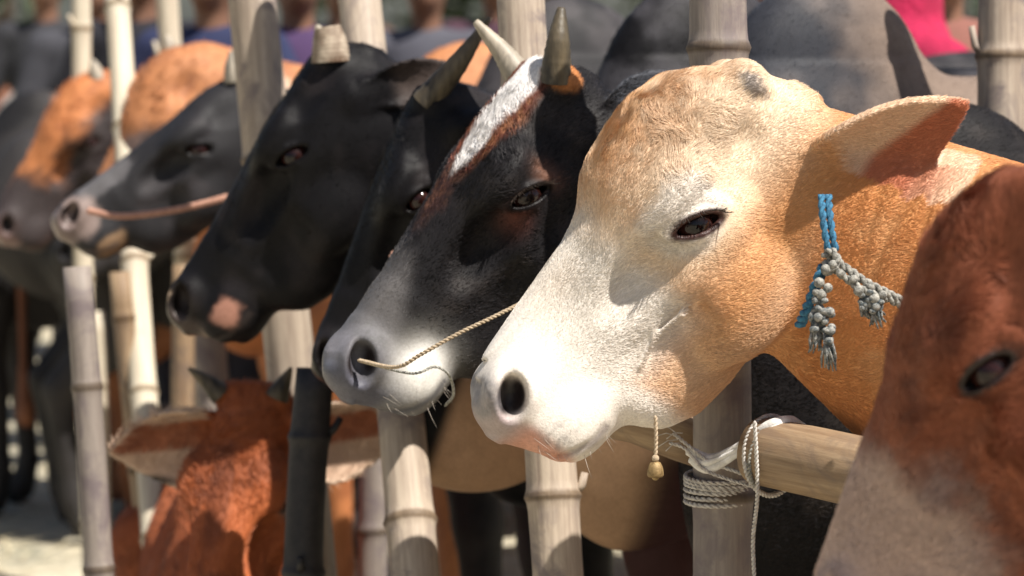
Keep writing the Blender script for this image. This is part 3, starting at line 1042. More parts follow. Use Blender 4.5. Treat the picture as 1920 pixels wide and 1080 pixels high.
def body_grey(c, P, HL, n1, n2):
    b = ss(-HL[:, 0], 330, 520)
    c = lerp(c, (0.030, 0.032, 0.040), b)
    c = lerp(c, (0.065, 0.067, 0.078), b * ss(n1, -0.05, 0.2) * 0.8)
    low = (1 - ss(P[:, 2] + n1 * 0.1, 0.98, 1.10)) * np.maximum(ss(-HL[:, 0], 150, 250), ss(-HL[:, 2], 280, 330))
    c = lerp(c, (0.46, 0.29, 0.18), low * np.maximum(ss(P[:, 0], 0.17, 0.25), 0.0 * P[:, 2]))
    c = lerp(c, (0.05, 0.02, 0.02), low * (1 - np.maximum(ss(P[:, 0], 0.17, 0.25), ss(P[:, 2], 0.84, 0.90) * ss(P[:, 0], -0.2, -0.1))))
    return lerp(c, (0.20, 0.15, 0.12), b * ss(-P[:, 0] + n1 * 0.3, 0.02, 0.30) * ss(P[:, 2], 1.0, 1.25))
def body_mixed(c, P, HL, n1, n2):
    b = ss(-HL[:, 0], 330, 520)
    low = 1 - ss(P[:, 2] + n1 * 0.1, 0.98, 1.10)
    c = lerp(c, (0.42, 0.26, 0.16), b * low * ss(P[:, 0], -0.12, 0.05))
    c = lerp(c, (0.05, 0.02, 0.02), b * low * (1 - ss(P[:, 0], -0.12, 0.05)))
    return lerp(c, (0.045, 0.043, 0.048), b * (1 - low) * ss(n1, -0.1, 0.15))
def body_dark(c, P, HL, n1, n2):
    b = ss(-HL[:, 0], 330, 520)
    return lerp(c, (0.05, 0.045, 0.048), b * ss(n1, -0.1, 0.15))
mid = build_cow("cow", "all black cow between the blazed one and the pinkish muzzled one, grey humped body behind", (785, 374), 4.08, 8, 70, 6, scale=0.85,
    coat=lambda *a: coat_black(*a, body=body_grey, muzzle=(0.012, 0.010, 0.011)), psi_b=26, body_scale=1.12, fine=0.005, hump=0.95, hump_w=0.98, hump_x=-0.02, back=0.50, extra=[(900, 785, 4.42, (.16, .075, .115))], wide=0.95, neck=(0.125, 0.16), mat=M_COAT_BLACK, hair_mat=M_HAIR_BLACK, chest_drop=0.18,
    ears=[dict(base=EB, dir=(0.9, 0.7, 0.1), open=(-0.3, -0.9, -0.2), L=0.13, W=0.036)],
    horns=[dict(base=(-262, 78, 70), path=[(0.05, -0.01, 0.06), (0.095, 0.0, 0.125)], r=0.021)], far_eye=False,
    fur=40000, fur_len=0.007, **dict(FLAT, neck_lo=0.16))
black = build_cow("cow", "jet black cow with a pinkish muzzle and a pale sawn horn stub", (548, 292), 4.42, -6, 60, 6, scale=0.97,
    coat=lambda *a: coat_black(*a, body=body_mixed, muzzle=(0.07, 0.055, 0.05), patches=[((462, 70, -40), (50, 80, 46), (0.36, 0.18, 0.13), 1, True), ((520, 40, 140), (40, 80, 26), (0.50, 0.36, 0.24), 0.9, True), ((545, 0, 20), (30, 70, 60), (0.30, 0.22, 0.17), 0.9, True)]),
    psi_b=26, body_scale=1.12, fine=0.0045, hump=0.9, back=0.54, wide=0.95, neck=(0.125, 0.20), mat=M_COAT_BLACK, hair_mat=M_HAIR_BLACK, chest_drop=0.22,
    ears=[dict(base=EB, dir=(1.0, 0.1, 0.25), open=(-0.3, -0.9, -0.2), L=0.15, W=0.036)],
    horns=[dict(base=(-262, 88, 48), path=[(-0.002, 0.0, 0.03), (-0.006, 0.0, 0.055)], r=0.031, mat=M_HORN_STUB, taper=0.35),
           dict(base=(-262, -76, 108), path=[(-0.01, 0.0, 0.02), (-0.018, 0.0, 0.045)], r=0.024, mat=M_HORN_PALE)], far_eye=False,
    fur=50000, fur_len=0.007, **FLAT)
far = build_cow("cow", "charcoal black cow with a pale nose, farthest black one on the left", (372, 280), 5.35, 14, 37, 3, scale=0.86,
    coat=lambda *a: coat_black(*a, body=body_dark, base=(0.015, 0.014, 0.016), muzzle=(0.20, 0.15, 0.14), patches=[((330, 40, 120), (140, 90, 60), (0.11, 0.105, 0.11), 0.9, True), ((470, 60, 60), (80, 100, 90), (0.24, 0.18, 0.16), 0.9, True), ((450, 60, -80), (70, 80, 40), (0.30, 0.19, 0.11), 0.9, True)]),
    psi_b=26, body_scale=1.12, fine=0.006, hump=0.8, neck=(0.15, 0.20), chest_drop=0.20, 
    ears=[dict(base=EB, dir=(1.0, 0.1, 0.1), open=(-0.3, -0.9, -0.2), L=0.15, W=0.036)],
    horns=[dict(base=(-262, 70, 110), path=[(-0.006, 0.0, 0.03), (-0.006, 0.0, 0.06)], r=0.02, mat=M_HORN_PALE)], far_eye=False, fur=20000, **FLAT)
brownfar = build_cow("cow", "sunlit chestnut cow peering between the thin pale posts behind the farthest black head", (335, 240), 6.1, 20, 62, 3, scale=0.88,
    coat=lambda *a: coat_brown(*a, base=(0.45, 0.19, 0.08), dark=(0.30, 0.12, 0.06), pale=[((200, 90, 60), (200, 160, 120), (0.14, 0.11, 0.11), 0.9)]),
    psi_b=26, body_scale=1.0, fine=0.008, hump=0.4, neck=(0.15, 0.20), chest_drop=0.22, dome=0.6,
    ears=[dict(base=EB, dir=(1.0, 0.1, 0.1), open=(-0.3, -0.9, -0.2), L=0.15, W=0.036)],
    horns=[dict(base=(-262, -70, 120), path=[(-0.006, 0.0, 0.03), (-0.012, 0.0, 0.05)], r=0.02, mat=M_HORN_PALE)], far_eye=False, fur=20000, fur_len=0.014, fur_rad=0.0008)
leftmost = build_cow("cow", "orange brown cow with a dark face at the far left end of the row", (168, 268), 6.9, 20, 55, 3, scale=0.9,
    coat=lambda *a: coat_brown(*a, base=(0.50, 0.19, 0.07), dark=(0.30, 0.10, 0.04), pale=[((60, 150, -110), (500, 110, 210), (0.03, 0.022, 0.022), 1.0), ((430, 60, 0), (230, 300, 300), (0.04, 0.03, 0.03), 1.0)]),
    psi_b=26, body_scale=1.0, fine=0.009, hump=0.4, neck=(0.15, 0.20), chest_drop=0.22, dome=0.6,
    ears=[dict(base=EB, dir=(1.0, 0.1, 0.1), open=(-0.3, -0.9, -0.2), L=0.15, W=0.036)],
    horns=[dict(base=(-262, 70, 120), path=[(-0.006, 0.0, 0.03), (-0.012, 0.0, 0.05)], r=0.02, mat=M_HORN_PALE)], far_eye=False, fur=16000, fur_len=0.014, fur_rad=0.0009)
calf = build_cow("calf", "rust brown calf facing out with both ears spread, below the black heads", (532, 932), 4.62, 72, 58, 0, scale=0.96,
    coat=lambda *a: coat_brown(*a, base=(0.40, 0.11, 0.035), dark=(0.09, 0.025, 0.014), pale=[((0, 150, 0), (80, 50, 50), (0.20, 0.15, 0.13), 0.9), ((60, 0, 120), (200, 40, 80), (0.12, 0.035, 0.018), 0.6)], dark_face=0.45),
    psi_b=98, body_scale=0.72, fine=0.005, hump=0.2, neck=(0.12, 0.16), mat=M_COAT, chest_drop=0.30, back=0.8, wide=0.85,
    ears=[dict(base=(-200, 105, -20), dir=(1.0, -0.1, 0.02), open=(0.0, -1.0, -0.35), L=0.20, W=0.075),
          dict(base=(-200, -105, -20), dir=(-1.0, -0.15, -0.22), open=(0.0, -1.0, -0.35), L=0.20, W=0.075)],
    horns=[dict(base=(-262, 84, 90), path=[(0.01, 0.0, 0.02), (0.025, 0.0, 0.05)], r=0.02),
           dict(base=(-262, -84, 90), path=[(-0.02, 0.0, 0.02), (-0.055, 0.0, 0.045)], r=0.02)],
    fur=90000, fur_len=0.014, fur_rad=0.0005, group=None, **FLAT)
right = build_cow("cow", "rust brown cow with a pale nose, head lowered at the right edge", (1852, 696), 2.52, -22, 67, 4, scale=0.90,
    coat=lambda *a: coat_brown(*a, base=(0.28, 0.09, 0.045), dark=(0.13, 0.038, 0.022), pale=[((400, 50, 60), (190, 200, 230), (0.52, 0.38, 0.32), 1.0)], dark_face=0.8),
    psi_b=-14, fine=0.0036, hump=0.6, dome=0.45, tcap=150, neck=(0.125, 0.20), chest_drop=0.30,
    ears=[dict(base=EB, dir=(1.0, -0.5, -0.1), open=(-0.3, -0.9, -0.2), L=0.15, W=0.036)], far_eye=False,
    fur=110000, fur_len=0.017, fur_rad=0.00055)
print("cows done", time.time() - T0)

# ------------------------------------------------------------------ ground
def ground_material():
    m, nt, p = new_mat("dry_dirt_and_straw")
    tc = node(nt, "ShaderNodeTexCoord")
    n1 = noise(nt, 1.3, 6, 0.6, tc.outputs["Object"])
    r1 = ramp(nt, n1.outputs[0], [(0.34, (0.16, 0.17, 0.14)), (0.46, (0.46, 0.41, 0.32)), (0.66, (0.62, 0.56, 0.44))])
    n2 = noise(nt, 22, 5, 0.7, tc.outputs["Object"])
    r2 = ramp(nt, n2.outputs[0], [(0.3, (0.55, 0.55, 0.5)), (0.7, (1.1, 1.1, 1.05))])
    c = mulcol(nt, r1.outputs[0], r2.outputs[0], 0.9)
    nt.links.new(c.outputs[2], p.inputs["Base Color"])
    p.inputs["Roughness"].default_value = 0.95
    return m
mesh_obj("ground", [(-150, -60, 0), (150, -60, 0), (150, 300, 0), (-150, 300, 0)], [(0, 1, 2, 3)], ground_material(), smooth=False)["kind"] = "structure"

# ------------------------------------------------------------------ bamboo
def bamboo(p0, p1, r0, r1, mat, name="bamboo_post", label=None, group="bamboo posts of the fence", node_gap=0.30, seg=20, crook=0.006, cap=True, first=0.17, parent=None):
    p0, p1 = np.asarray(p0, float), np.asarray(p1, float)
    d = p1 - p0
    L = np.linalg.norm(d)
    d /= L
    a = np.cross(d, [0.2, 0.97, 0.13]); a /= np.linalg.norm(a)
    b = np.cross(d, a)
    rn = random.Random(int(abs(p0[0]) * 1000) + 3)
    nodes = []
    z = first
    while z < L - 0.02:
        nodes.append(z)
        z += node_gap * rn.uniform(0.85, 1.15)
    zs = sorted(set([0, L] + [z + o for z in nodes for o in (-0.02, -0.009, -0.004, 0, 0.004, 0.010, 0.022) if 0 < z + o < L] + list(np.arange(0.03, L - .03, 0.06))))
    ph1, ph2 = rn.uniform(0, 6), rn.uniform(0, 6)
    V, Fc, ring = [], [], []
    for z in zs:
        t = z / L
        r = r0 + (r1 - r0) * t
        bump_, rg = 0, 0
        for nz in nodes:
            q = (z - nz)
            bump_ += 0.10 * math.exp(-(q / 0.006) ** 2) + 0.05 * math.exp(-(q / 0.02) ** 2)
            if abs(q) < 0.0065: rg = 1
        r *= 1 + bump_
        off = a * crook * math.sin(5 * t + ph1) + b * crook * math.sin(4 * t + ph2)
        for j in range(seg):
            th = 2 * math.pi * j / seg
            V.append(d * z + off + r * (a * math.cos(th) + b * math.sin(th)))
            ring.append(rg)
    n = len(zs)
    for i in range(n - 1):
        for j in range(seg):
            Fc.append((i * seg + j, i * seg + (j + 1) % seg, (i + 1) * seg + (j + 1) % seg, (i + 1) * seg + j))
    # hollow ends
    for end, base in ((0, 0), (1, (n - 1) * seg)):
        zc = zs[0] if end == 0 else zs[-1]
        k = len(V)
        r = (r0 if end == 0 else r1)
        off = V[base] - d * zc - 0
        c0 = sum(V[base + j] for j in range(seg)) / seg
        for f_, dz in ((0.80, 0), (0.78, 0.04)):
            for j in range(seg):
                V.append(c0 + (V[base + j] - c0) * f_ + d * dz * (1 if end == 0 else -1))
                ring.append(0)
        for j in range(seg):
            j2 = (j + 1) % seg
            q1 = (base + j, base + j2, k + j2, k + j)
            q2 = (k + j, k + j2, k + seg + j2, k + seg + j)
            Fc.append(q1[::-1] if end == 0 else q1)
            Fc.append(q2[::-1] if end == 0 else q2)
        f = tuple(range(k + seg, k + 2 * seg))
        Fc.append(f[::-1] if end == 0 else f)
    Vn = np.array(V)
    Lc = np.stack([Vn @ a, Vn @ b, Vn @ d], 1)
    if np.linalg.det(np.stack([a, b, d], 1)) < 0:
        Lc[:, 1] *= -1
        b = -b
    # broken-off branch stubs at some of the nodes
    nb_main = len(Fc)
    o = mesh_obj(name, Lc, Fc, [mat, M_BAM_IN], parent, loc=tuple(p0))
    o.rotation_euler = Matrix(np.stack([a, b, d], 1).tolist()).to_euler()
    for nz in nodes:
        if rn.random() < 0.55:
            th = rn.uniform(0, 2 * math.pi)
            dr = np.array([math.cos(th), math.sin(th), 0])
            off = np.array([(Lc[:, 0][np.abs(Lc[:, 2] - nz) < 0.03]).mean(), (Lc[:, 1][np.abs(Lc[:, 2] - nz) < 0.03]).mean(), 0])
            p_ = off + np.array([0, 0, nz + 0.006]) + dr * r0 * 0.85
            v_, f_ = tube_geo([p_, p_ + dr * 0.010 + [0, 0, 0.008], p_ + dr * rn.uniform(0.014, 0.024) + [0, 0, rn.uniform(0.02, 0.045)]], [0.008, 0.006, 0.005], 8)
            st = mesh_obj("branch_stub", v_, f_, mat, o)
    nb = (n - 1) * seg
    for i in range(nb, len(o.data.polygons)):
        o.data.polygons[i].material_index = 1
    set_attr(o, "ring", np.array(ring, np.float32), False)
    # normals
    bm = bmesh.new(); bm.from_mesh(o.data); bmesh.ops.recalc_face_normals(bm, faces=bm.faces); bm.to_mesh(o.data); bm.free()
    if label: tag(o, label, "bamboo post", group)
    return o
def post(px_top, py_top, px_bot, py_bot, d, w_px, mat, label, extra=0.25, d2=None, **kw):
    """a post through two seen points, down to the ground and a little above the frame"""
    A, B = at(px_top, py_top, d), at(px_bot, py_bot, d2 or d)
    v = (A - B) / (A[2] - B[2])
    bot = B - v * B[2] - v * 0.15
    top = A + v * extra
    r = w_px * K * d / 2
    return bamboo(bot, top, r * 1.06, r * 0.97, mat, label=label, **kw)
P8 = post(1348, 0, 1346, 900, 3.56, 110, M_BAM_GREY, "thick dark bamboo post lashed with cord beside the tan cow's jaw")
P7 = post(985, 0, 1037, 1000, 4.00, 92, M_BAM, "pale bamboo post directly under the tan cow's chin, rising behind the white blaze", d2=3.9)
P5 = post(676, 0, 764, 1000, 4.62, 82, M_BAM, "bamboo post under the blazed cow's muzzle, knotted halfway", d2=4.25, first=0.42)
P4 = post(480, 0, 570, 1000, 4.9, 92, M_BAM, "stout sloping bamboo post between the two black heads at the left", node_gap=0.42)
post(215, 0, 228, 160, 6.3, 46, M_BAM_PALE, "slim sunlit bamboo post in front of the brown cow at far left", d2=6.2)
post(318, 0, 322, 60, 7.4, 42, M_BAM_PALE, "thin pale bamboo post rising behind the sunlit brown poll")
post(152, 0, 156, 200, 7.0, 36, M_BAM_PALE, "leftmost thin pale bamboo post near the picture's edge")
post(150, 640, 180, 1060, 4.6, 54, M_BAM_GREY, "dark leaning bamboo post at the lower left corner", extra=0.12)
post(236, 600, 276, 1060, 5.9, 40, M_BAM_RAIL, "brown leaning bamboo post left of the calf's ear", extra=0.10)
post(345, 600, 352, 1060, 6.2, 44, M_BAM_RAIL, "upright brown bamboo post directly behind the calf's left ear", extra=0.12)
post(182, 640, 196, 1000, 7.6, 26, M_BAM_PALE, "thin bright bamboo stake behind the dark lower left post", extra=0.08)
post(392, 640, 408, 900, 6.5, 62, M_BAM_GREY, "grey bamboo post behind the calf's horn, under the pink muzzle", extra=0.12)
post(700, 880, 704, 1060, 5.4, 56, M_BAM_GREY, "dim bamboo post behind the calf's right ear", extra=0.12)
# a leg-like upright post in near-black colour, in front of the calf
post(600, 690, 592, 1060, 4.38, 74, simple_mat("black_wood", (0.008, 0.007, 0.008), (0.022, 0.018, 0.018), 60), "black bamboo post standing upright in front of the calf's face", extra=0.0, node_gap=0.22, crook=0.016)
post(1880, 0, 1886, 900, 4.3, 90, M_BAM, "bamboo post behind the brown cow at the right edge")

# the rail tied to the dark post
ra, rb = at(1432, 852, 3.47), at(2250, 1010, 3.02)
rail = bamboo(ra, rb, 0.042, 0.044, M_BAM_RAIL, name="bamboo_rail", label=None, first=0.24, node_gap=0.26, seg=28)
tag(rail, "horizontal brown bamboo rail with a cut end lashed to the dark post", "bamboo rail")

rail2 = bamboo(at(1318, 820, 3.665), at(1085, 752, 3.70), 0.036, 0.038, M_BAM_RAIL, name="bamboo_rail", label=None, first=0.3, node_gap=0.26, seg=28)
tag(rail2, "short length of bamboo rail running behind the dark post under the tan cow's jaw", "bamboo rail")

# ------------------------------------------------------------------ ropes
def catmull(pts, n):
    P = np.array(pts, float)
    P = np.vstack([2 * P[0] - P[1], P, 2 * P[-1] - P[-2]])
    out = []
    m = len(P) - 3
    for i in range(m):
        for t in np.linspace(0, 1, n, endpoint=False):
            a, b, c_, d = P[i:i + 4]
            out.append(0.5 * ((2 * b) + (-a + c_) * t + (2 * a - 5 * b + 4 * c_ - d) * t * t + (-a + 3 * b - 3 * c_ + d) * t ** 3))
    out.append(P[-2])
    return np.array(out)
def rope_geo(pts, r, n=14, strands=2, turns_per_m=90, straight=False):
    """twisted strands around a smooth path"""
    C_ = catmull(pts, n) if not straight else np.array(pts, float)
    seglen = np.r_[0, np.cumsum(np.linalg.norm(np.diff(C_, axis=0), axis=1))]
    L = seglen[-1]
    m = max(12, int(L * turns_per_m * 7))
    m = min(m, 900)
    s = np.linspace(0, L, m)
    C2 = np.stack([np.interp(s, seglen, C_[:, i]) for i in range(3)], 1)
    T = np.gradient(C2, axis=0); T /= np.linalg.norm(T, axis=1)[:, None] + 1e-12
    a = np.cross(T[0], [0.31, 0.2, 0.93]); a /= np.linalg.norm(a)
    A, B = [], []
    for i in range(m):
        a = a - T[i] * (a @ T[i]); a /= np.linalg.norm(a)
        A.append(a); B.append(np.cross(T[i], a))
    A, B = np.array(A), np.array(B)
    V, Fc = [], []
    for k in range(strands):
        th = s * turns_per_m * 2 * math.pi + 2 * math.pi * k / strands
        path = C2 + (A * np.cos(th)[:, None] + B * np.sin(th)[:, None]) * r * 0.5
        v, f = tube_geo(path, r * 0.62, 6)
        o = len(V)
        V += v
        Fc += [tuple(i + o for i in q) for q in f]
    return V, Fc
def rope(name, pts, r, mat, label=None, cat="rope", parent=None, **kw):
    V, Fc = rope_geo(pts, r, **kw)
    V = np.array(V)
    if parent is None:
        o0 = np.asarray(pts[0], float)
        o = mesh_obj(name, V - o0, Fc, mat, loc=tuple(o0))
    else:
        o = mesh_obj(name, V - np.array(parent.location), Fc, mat, parent)
    if label: tag(o, label, cat)
    return o

# lashing on the dark post
C8 = at(1346, 905, 3.56)
r8 = 110 * K * 3.56 / 2 * 1.02
lash = empty("rope_lashing", tuple(C8))
tag(lash, "pale cord wound many times round the dark post and over the rail end", "rope")
def ring_pts(c, r, z0, z1, turns, n=28, wob=0.0):
    out = []
    for i in range(int(turns * n) + 1):
        th = 2 * math.pi * i / n
        t = i / (turns * n)
        out.append((c[0] + r * math.cos(th), c[1] + r * math.sin(th), c[2] + z0 + (z1 - z0) * t + wob * math.sin(th * 0.83 + 1)))
    return out
rope("winding", ring_pts(C8, r8 + 0.003, 0.012, -0.024, 6, wob=0.0022), 0.0030, M_ROPE_WHITE, parent=lash, straight=True, turns_per_m=60)
w2 = [at(1290, 905 - 60, 3.50), at(1330, 862, 3.485), at(1400, 830, 3.45), at(1440, 800, 3.43), at(1475, 790, 3.44), at(1510, 800, 3.50)]
M_BAND = simple_mat("white_rag", (0.50, 0.48, 0.45), (0.72, 0.70, 0.67), 60, 0.8, 0.6, 0.002)
for k_, (dz, rr_) in enumerate(((0.0, 0.0062), (-0.008, 0.0055), (-0.003, 0.004))):
    cp = catmull([p + np.array([0.004 * math.sin(i_ * 2 + k_), -0.002 * k_, dz * (1 + 0.3 * math.sin(i_ + k_))]) for i_, p in enumerate(w2)], 10)
    v_, f_ = tube_geo(cp, rr_ * (1 + 0.25 * np.sin(np.linspace(0, 11 + k_, len(cp)))), 10)
    mesh_obj("band", np.array(v_) - C8, f_, M_BAND, lash)
rope("cord", [at(1262, 812, 3.49), at(1290, 835, 3.485), at(1330, 866, 3.48), at(1380, 884, 3.47), at(1425, 902, 3.46)], 0.0024, M_ROPE_WHITE, parent=lash)
rope("cord", [at(1255, 830, 3.49), at(1285, 842, 3.485), at(1320, 880, 3.48), at(1370, 900, 3.47), at(1420, 915, 3.46)], 0.0022, M_ROPE_WHITE, parent=lash)
rope("cord", [at(1415, 790, 3.40), at(1418, 850, 3.405), at(1420, 930, 3.42), at(1412, 1010, 3.45), at(1414, 1090, 3.46), at(1412, 1180, 3.48)], 0.0026, M_ROPE_WHITE, parent=lash)
def loop_around_rail(x, n=24, rr=0.048, lean=0.0):
    d = (rb - ra) / np.linalg.norm(rb - ra)
    a = np.cross(d, [0, 0, 1]); a /= np.linalg.norm(a)
    b = np.cross(d, a)
    c = ra + d * x
    return [c + rr * (a * math.cos(t) + b * math.sin(t)) + d * lean * math.sin(t) for t in np.linspace(0, 2 * math.pi * 1.02, n)]
rope("loop", loop_around_rail(0.012, lean=0.006), 0.0032, M_ROPE_WHITE, parent=lash, n=6)
rope("loop", loop_around_rail(0.020, rr=0.0475, lean=-0.004), 0.0030, M_ROPE_GREY, parent=lash, n=6)
# frayed ends of the knot
for k in range(5):
    p = at(1268 + k * 3, 812 + (k % 4) * 6, 3.478)
    q = p + np.array([random.uniform(-0.03, -0.005), random.uniform(-0.01, 0.01), random.uniform(-0.012, 0.02)])
    V, Fc = tube_geo([p, (p + q) / 2 + [0, 0, 0.004], q], 0.0006, 5)
    mesh_obj("frayed_end", np.array(V) - C8, Fc, M_ROPE_WHITE, lash)

# cords through noses
def nose_rope(cow, pts, r, mat, label):
    return rope("nose_rope", pts, r, mat, label=label)
hw = lambda cow, x, y, z: cow['toW'](cow['hp'](x, y, z))
nose_rope(blaze, [hw(blaze, 500, 60, 94), at(742, 688, 3.58), at(790, 664, 3.56), at(860, 625, 3.56), at(930, 592, 3.57), at(1000, 555, 3.60), at(1080, 500, 3.66)], 0.0026, M_ROPE, "thin jute rope from the blazed cow's nostril to behind the tan cow")
rope("nose_rope", [hw(blaze, 500, 58, 90), at(770, 700, 3.56), at(815, 688, 3.56), at(842, 704, 3.57), at(850, 740, 3.68), at(835, 760, 3.78)], 0.0018, M_ROPE_GREY, label="dark loop of cord curling round the blazed cow's pale lip")
nose_rope(far, [at(165, 395, 5.12), at(230, 405, 5.10), at(330, 393, 5.09), at(425, 370, 5.09), at(520, 340, 5.15)], 0.0062, M_ROPE_PINK, "faded pink rope across the farthest black cow's muzzle")
nose_rope(black, [at(735, 480, 3.95), at(765, 462, 3.93), at(800, 430, 3.95)], 0.006, M_ROPE_PINK, "stub of brown rope beside the blazed cow's nose bridge")

# bead collar on the tan cow
def ico(c, r, sub=1, sc=(1, 1, 1)):
    bm = bmesh.new()
    bmesh.ops.create_icosphere(bm, subdivisions=sub + 1, radius=r)
    V = [np.array(v.co) * sc + c for v in bm.verts]
    Fc = [tuple(v.index for v in f.verts) for f in bm.faces]
    bm.free()
    return V, Fc
DC = 3.245
col0 = at(1560, 480, DC)
collar = empty("collar", tuple(col0))
tag(collar, "knotted cord collar with grey tassels and a blue strap on the tan cow's neck", "collar")
V, Fc = [], []
strap = [at(1547, 366, DC + .01), at(1549, 400, DC - .005), at(1554, 440, DC - .01), at(1560, 470, DC - .01)]
for dx in (-0.004, 0.004):
    v, f = rope_geo([p + np.array([dx, 0, 0]) for p in strap], 0.0044, strands=2, turns_per_m=40)
    Fc += [tuple(i + len(V) for i in q) for q in f]; V += v
mesh_obj("blue_strap", np.array(V) - col0, Fc, M_BLUE, collar)
rope("blue_strap", [at(1500, 610, DC + .03), at(1515, 575, DC + .0), at(1532, 530, DC - .01), at(1545, 500, DC - .01)], 0.0065, M_BLUE, parent=collar, turns_per_m=40)
rope("cord", [at(1552, 478, DC - .01), at(1590, 505, DC - .015), at(1625, 530, DC - .02), at(1668, 552, DC - .02), at(1720, 580, DC)], 0.0052, M_ROPE_GREY, parent=collar, turns_per_m=50)
rope("cord", [at(1545, 490, DC - .012), at(1585, 520, DC - .02), at(1620, 545, DC - .025), at(1665, 560, DC - .02), at(1720, 590, DC)], 0.0048, M_ROPE_GREY, parent=collar, turns_per_m=50)
rope("cord", [at(1545, 480, DC - .012), at(1560, 470, DC - .02), at(1570, 490, DC - .025), at(1552, 510, DC - .02), at(1536, 500, DC)], 0.0048, M_ROPE_GREY, parent=collar, turns_per_m=50)
M_TASSEL = simple_mat("grey_tassel", (0.07, 0.085, 0.09), (0.34, 0.33, 0.30), 170, 0.8, 1.0, 0.002, pos=(0.42, 0.6))
def tassel(px, py, px2, py2, w, n=16, tuft=True):
    a, b = at(px, py, DC - 0.022), at(px2, py2, DC - 0.018)
    V, Fc = [], []
    steps = 4
    for i in range(steps):
        c = a + (b - a) * (i + 0.5) / steps * 0.55
        for q in range(4):
            v, f = ico(c + np.array([random.uniform(-1, 1) * w * .45, random.uniform(-.5, .2) * w, random.uniform(-1, 1) * w * .3]), w * random.uniform(.3, .5), 1, (1, 1, random.uniform(.7, 1.2)))
            Fc += [tuple(i_ + len(V) for i_ in t) for t in f]; V += v
    for i in range(n):
        s = a + (b - a) * random.uniform(0.35, 0.6) + np.array([random.uniform(-1, 1) * w * .5, random.uniform(-1, .3) * w * .5, 0])
        e = b + np.array([random.uniform(-1, 1) * w * .75, random.uniform(-1, 1) * w * .4, random.uniform(-.2, 1.2) * w])
        v, f = tube_geo([s, (s + e) / 2 + np.array([random.uniform(-1, 1) * w * .15, 0, 0]), e], [0.0014, 0.0018, 0.0008], 5)
        Fc += [tuple(i_ + len(V) for i_ in t) for t in f]; V += v
    mesh_obj("tassel", np.array(V) - col0, Fc, M_TASSEL, collar)
tassel(1536, 560, 1528, 665, 0.013)
tassel(1548, 580, 1556, 694, 0.013)
tassel(1636, 545, 1646, 612, 0.013)
tassel(1618, 552, 1622, 596, 0.010)
for (bx, by) in ((1548, 505), (1536, 530), (1552, 540), (1540, 552), (1530, 548), (1575, 512), (1600, 524), (1610, 545), (1640, 560), (1655, 553), (1632, 538), (1562, 496)):
    v, f = ico(at(bx, by, DC - 0.026), random.uniform(0.0045, 0.0065), 1)
    mesh_obj("knot", np.array(v) - col0, f, M_ROPE_GREY, collar)

# little brass bell hanging below the jaw
bl = at(1229, 800, 3.34)
bell = empty("bell", tuple(bl))
tag(bell, "small brass bell dangling on a short cord under the tan cow's jaw", "bell")
rope("cord", [at(1229, 780, 3.34), at(1230, 820, 3.34), at(1229, 862, 3.34)], 0.0024, M_ROPE, parent=bell)
V, Fc = [], []
prof = [(0.001, 0.005), (0.006, 0.003), (0.0085, -0.002), (0.0095, -0.007), (0.0098, -0.012), (0.0085, -0.014), (0.007, -0.009), (0.002, -0.002)]
cb = at(1229, 872, 3.34) - bl
for i, (r_, z_) in enumerate(prof):
    for j in range(16):
        th = 2 * math.pi * j / 16
        V.append(cb + np.array([r_ * math.cos(th), r_ * math.sin(th), z_]))
for i in range(len(prof) - 1):
    for j in range(16):
        Fc.append((i * 16 + j, i * 16 + (j + 1) % 16, (i + 1) * 16 + (j + 1) % 16, (i + 1) * 16 + j))
mesh_obj("bell_cup", V, Fc, M_BRASS, bell)
v, f = ico(cb + np.array([0, 0, -0.014]), 0.0045, 1)
mesh_obj("clapper", v, f, M_BRASS, bell)
v, f = ico(cb + np.array([0, 0, 0.008]), 0.0045, 1)
mesh_obj("knot", v, f, M_ROPE, bell)

# ------------------------------------------------------------------ background cattle and people

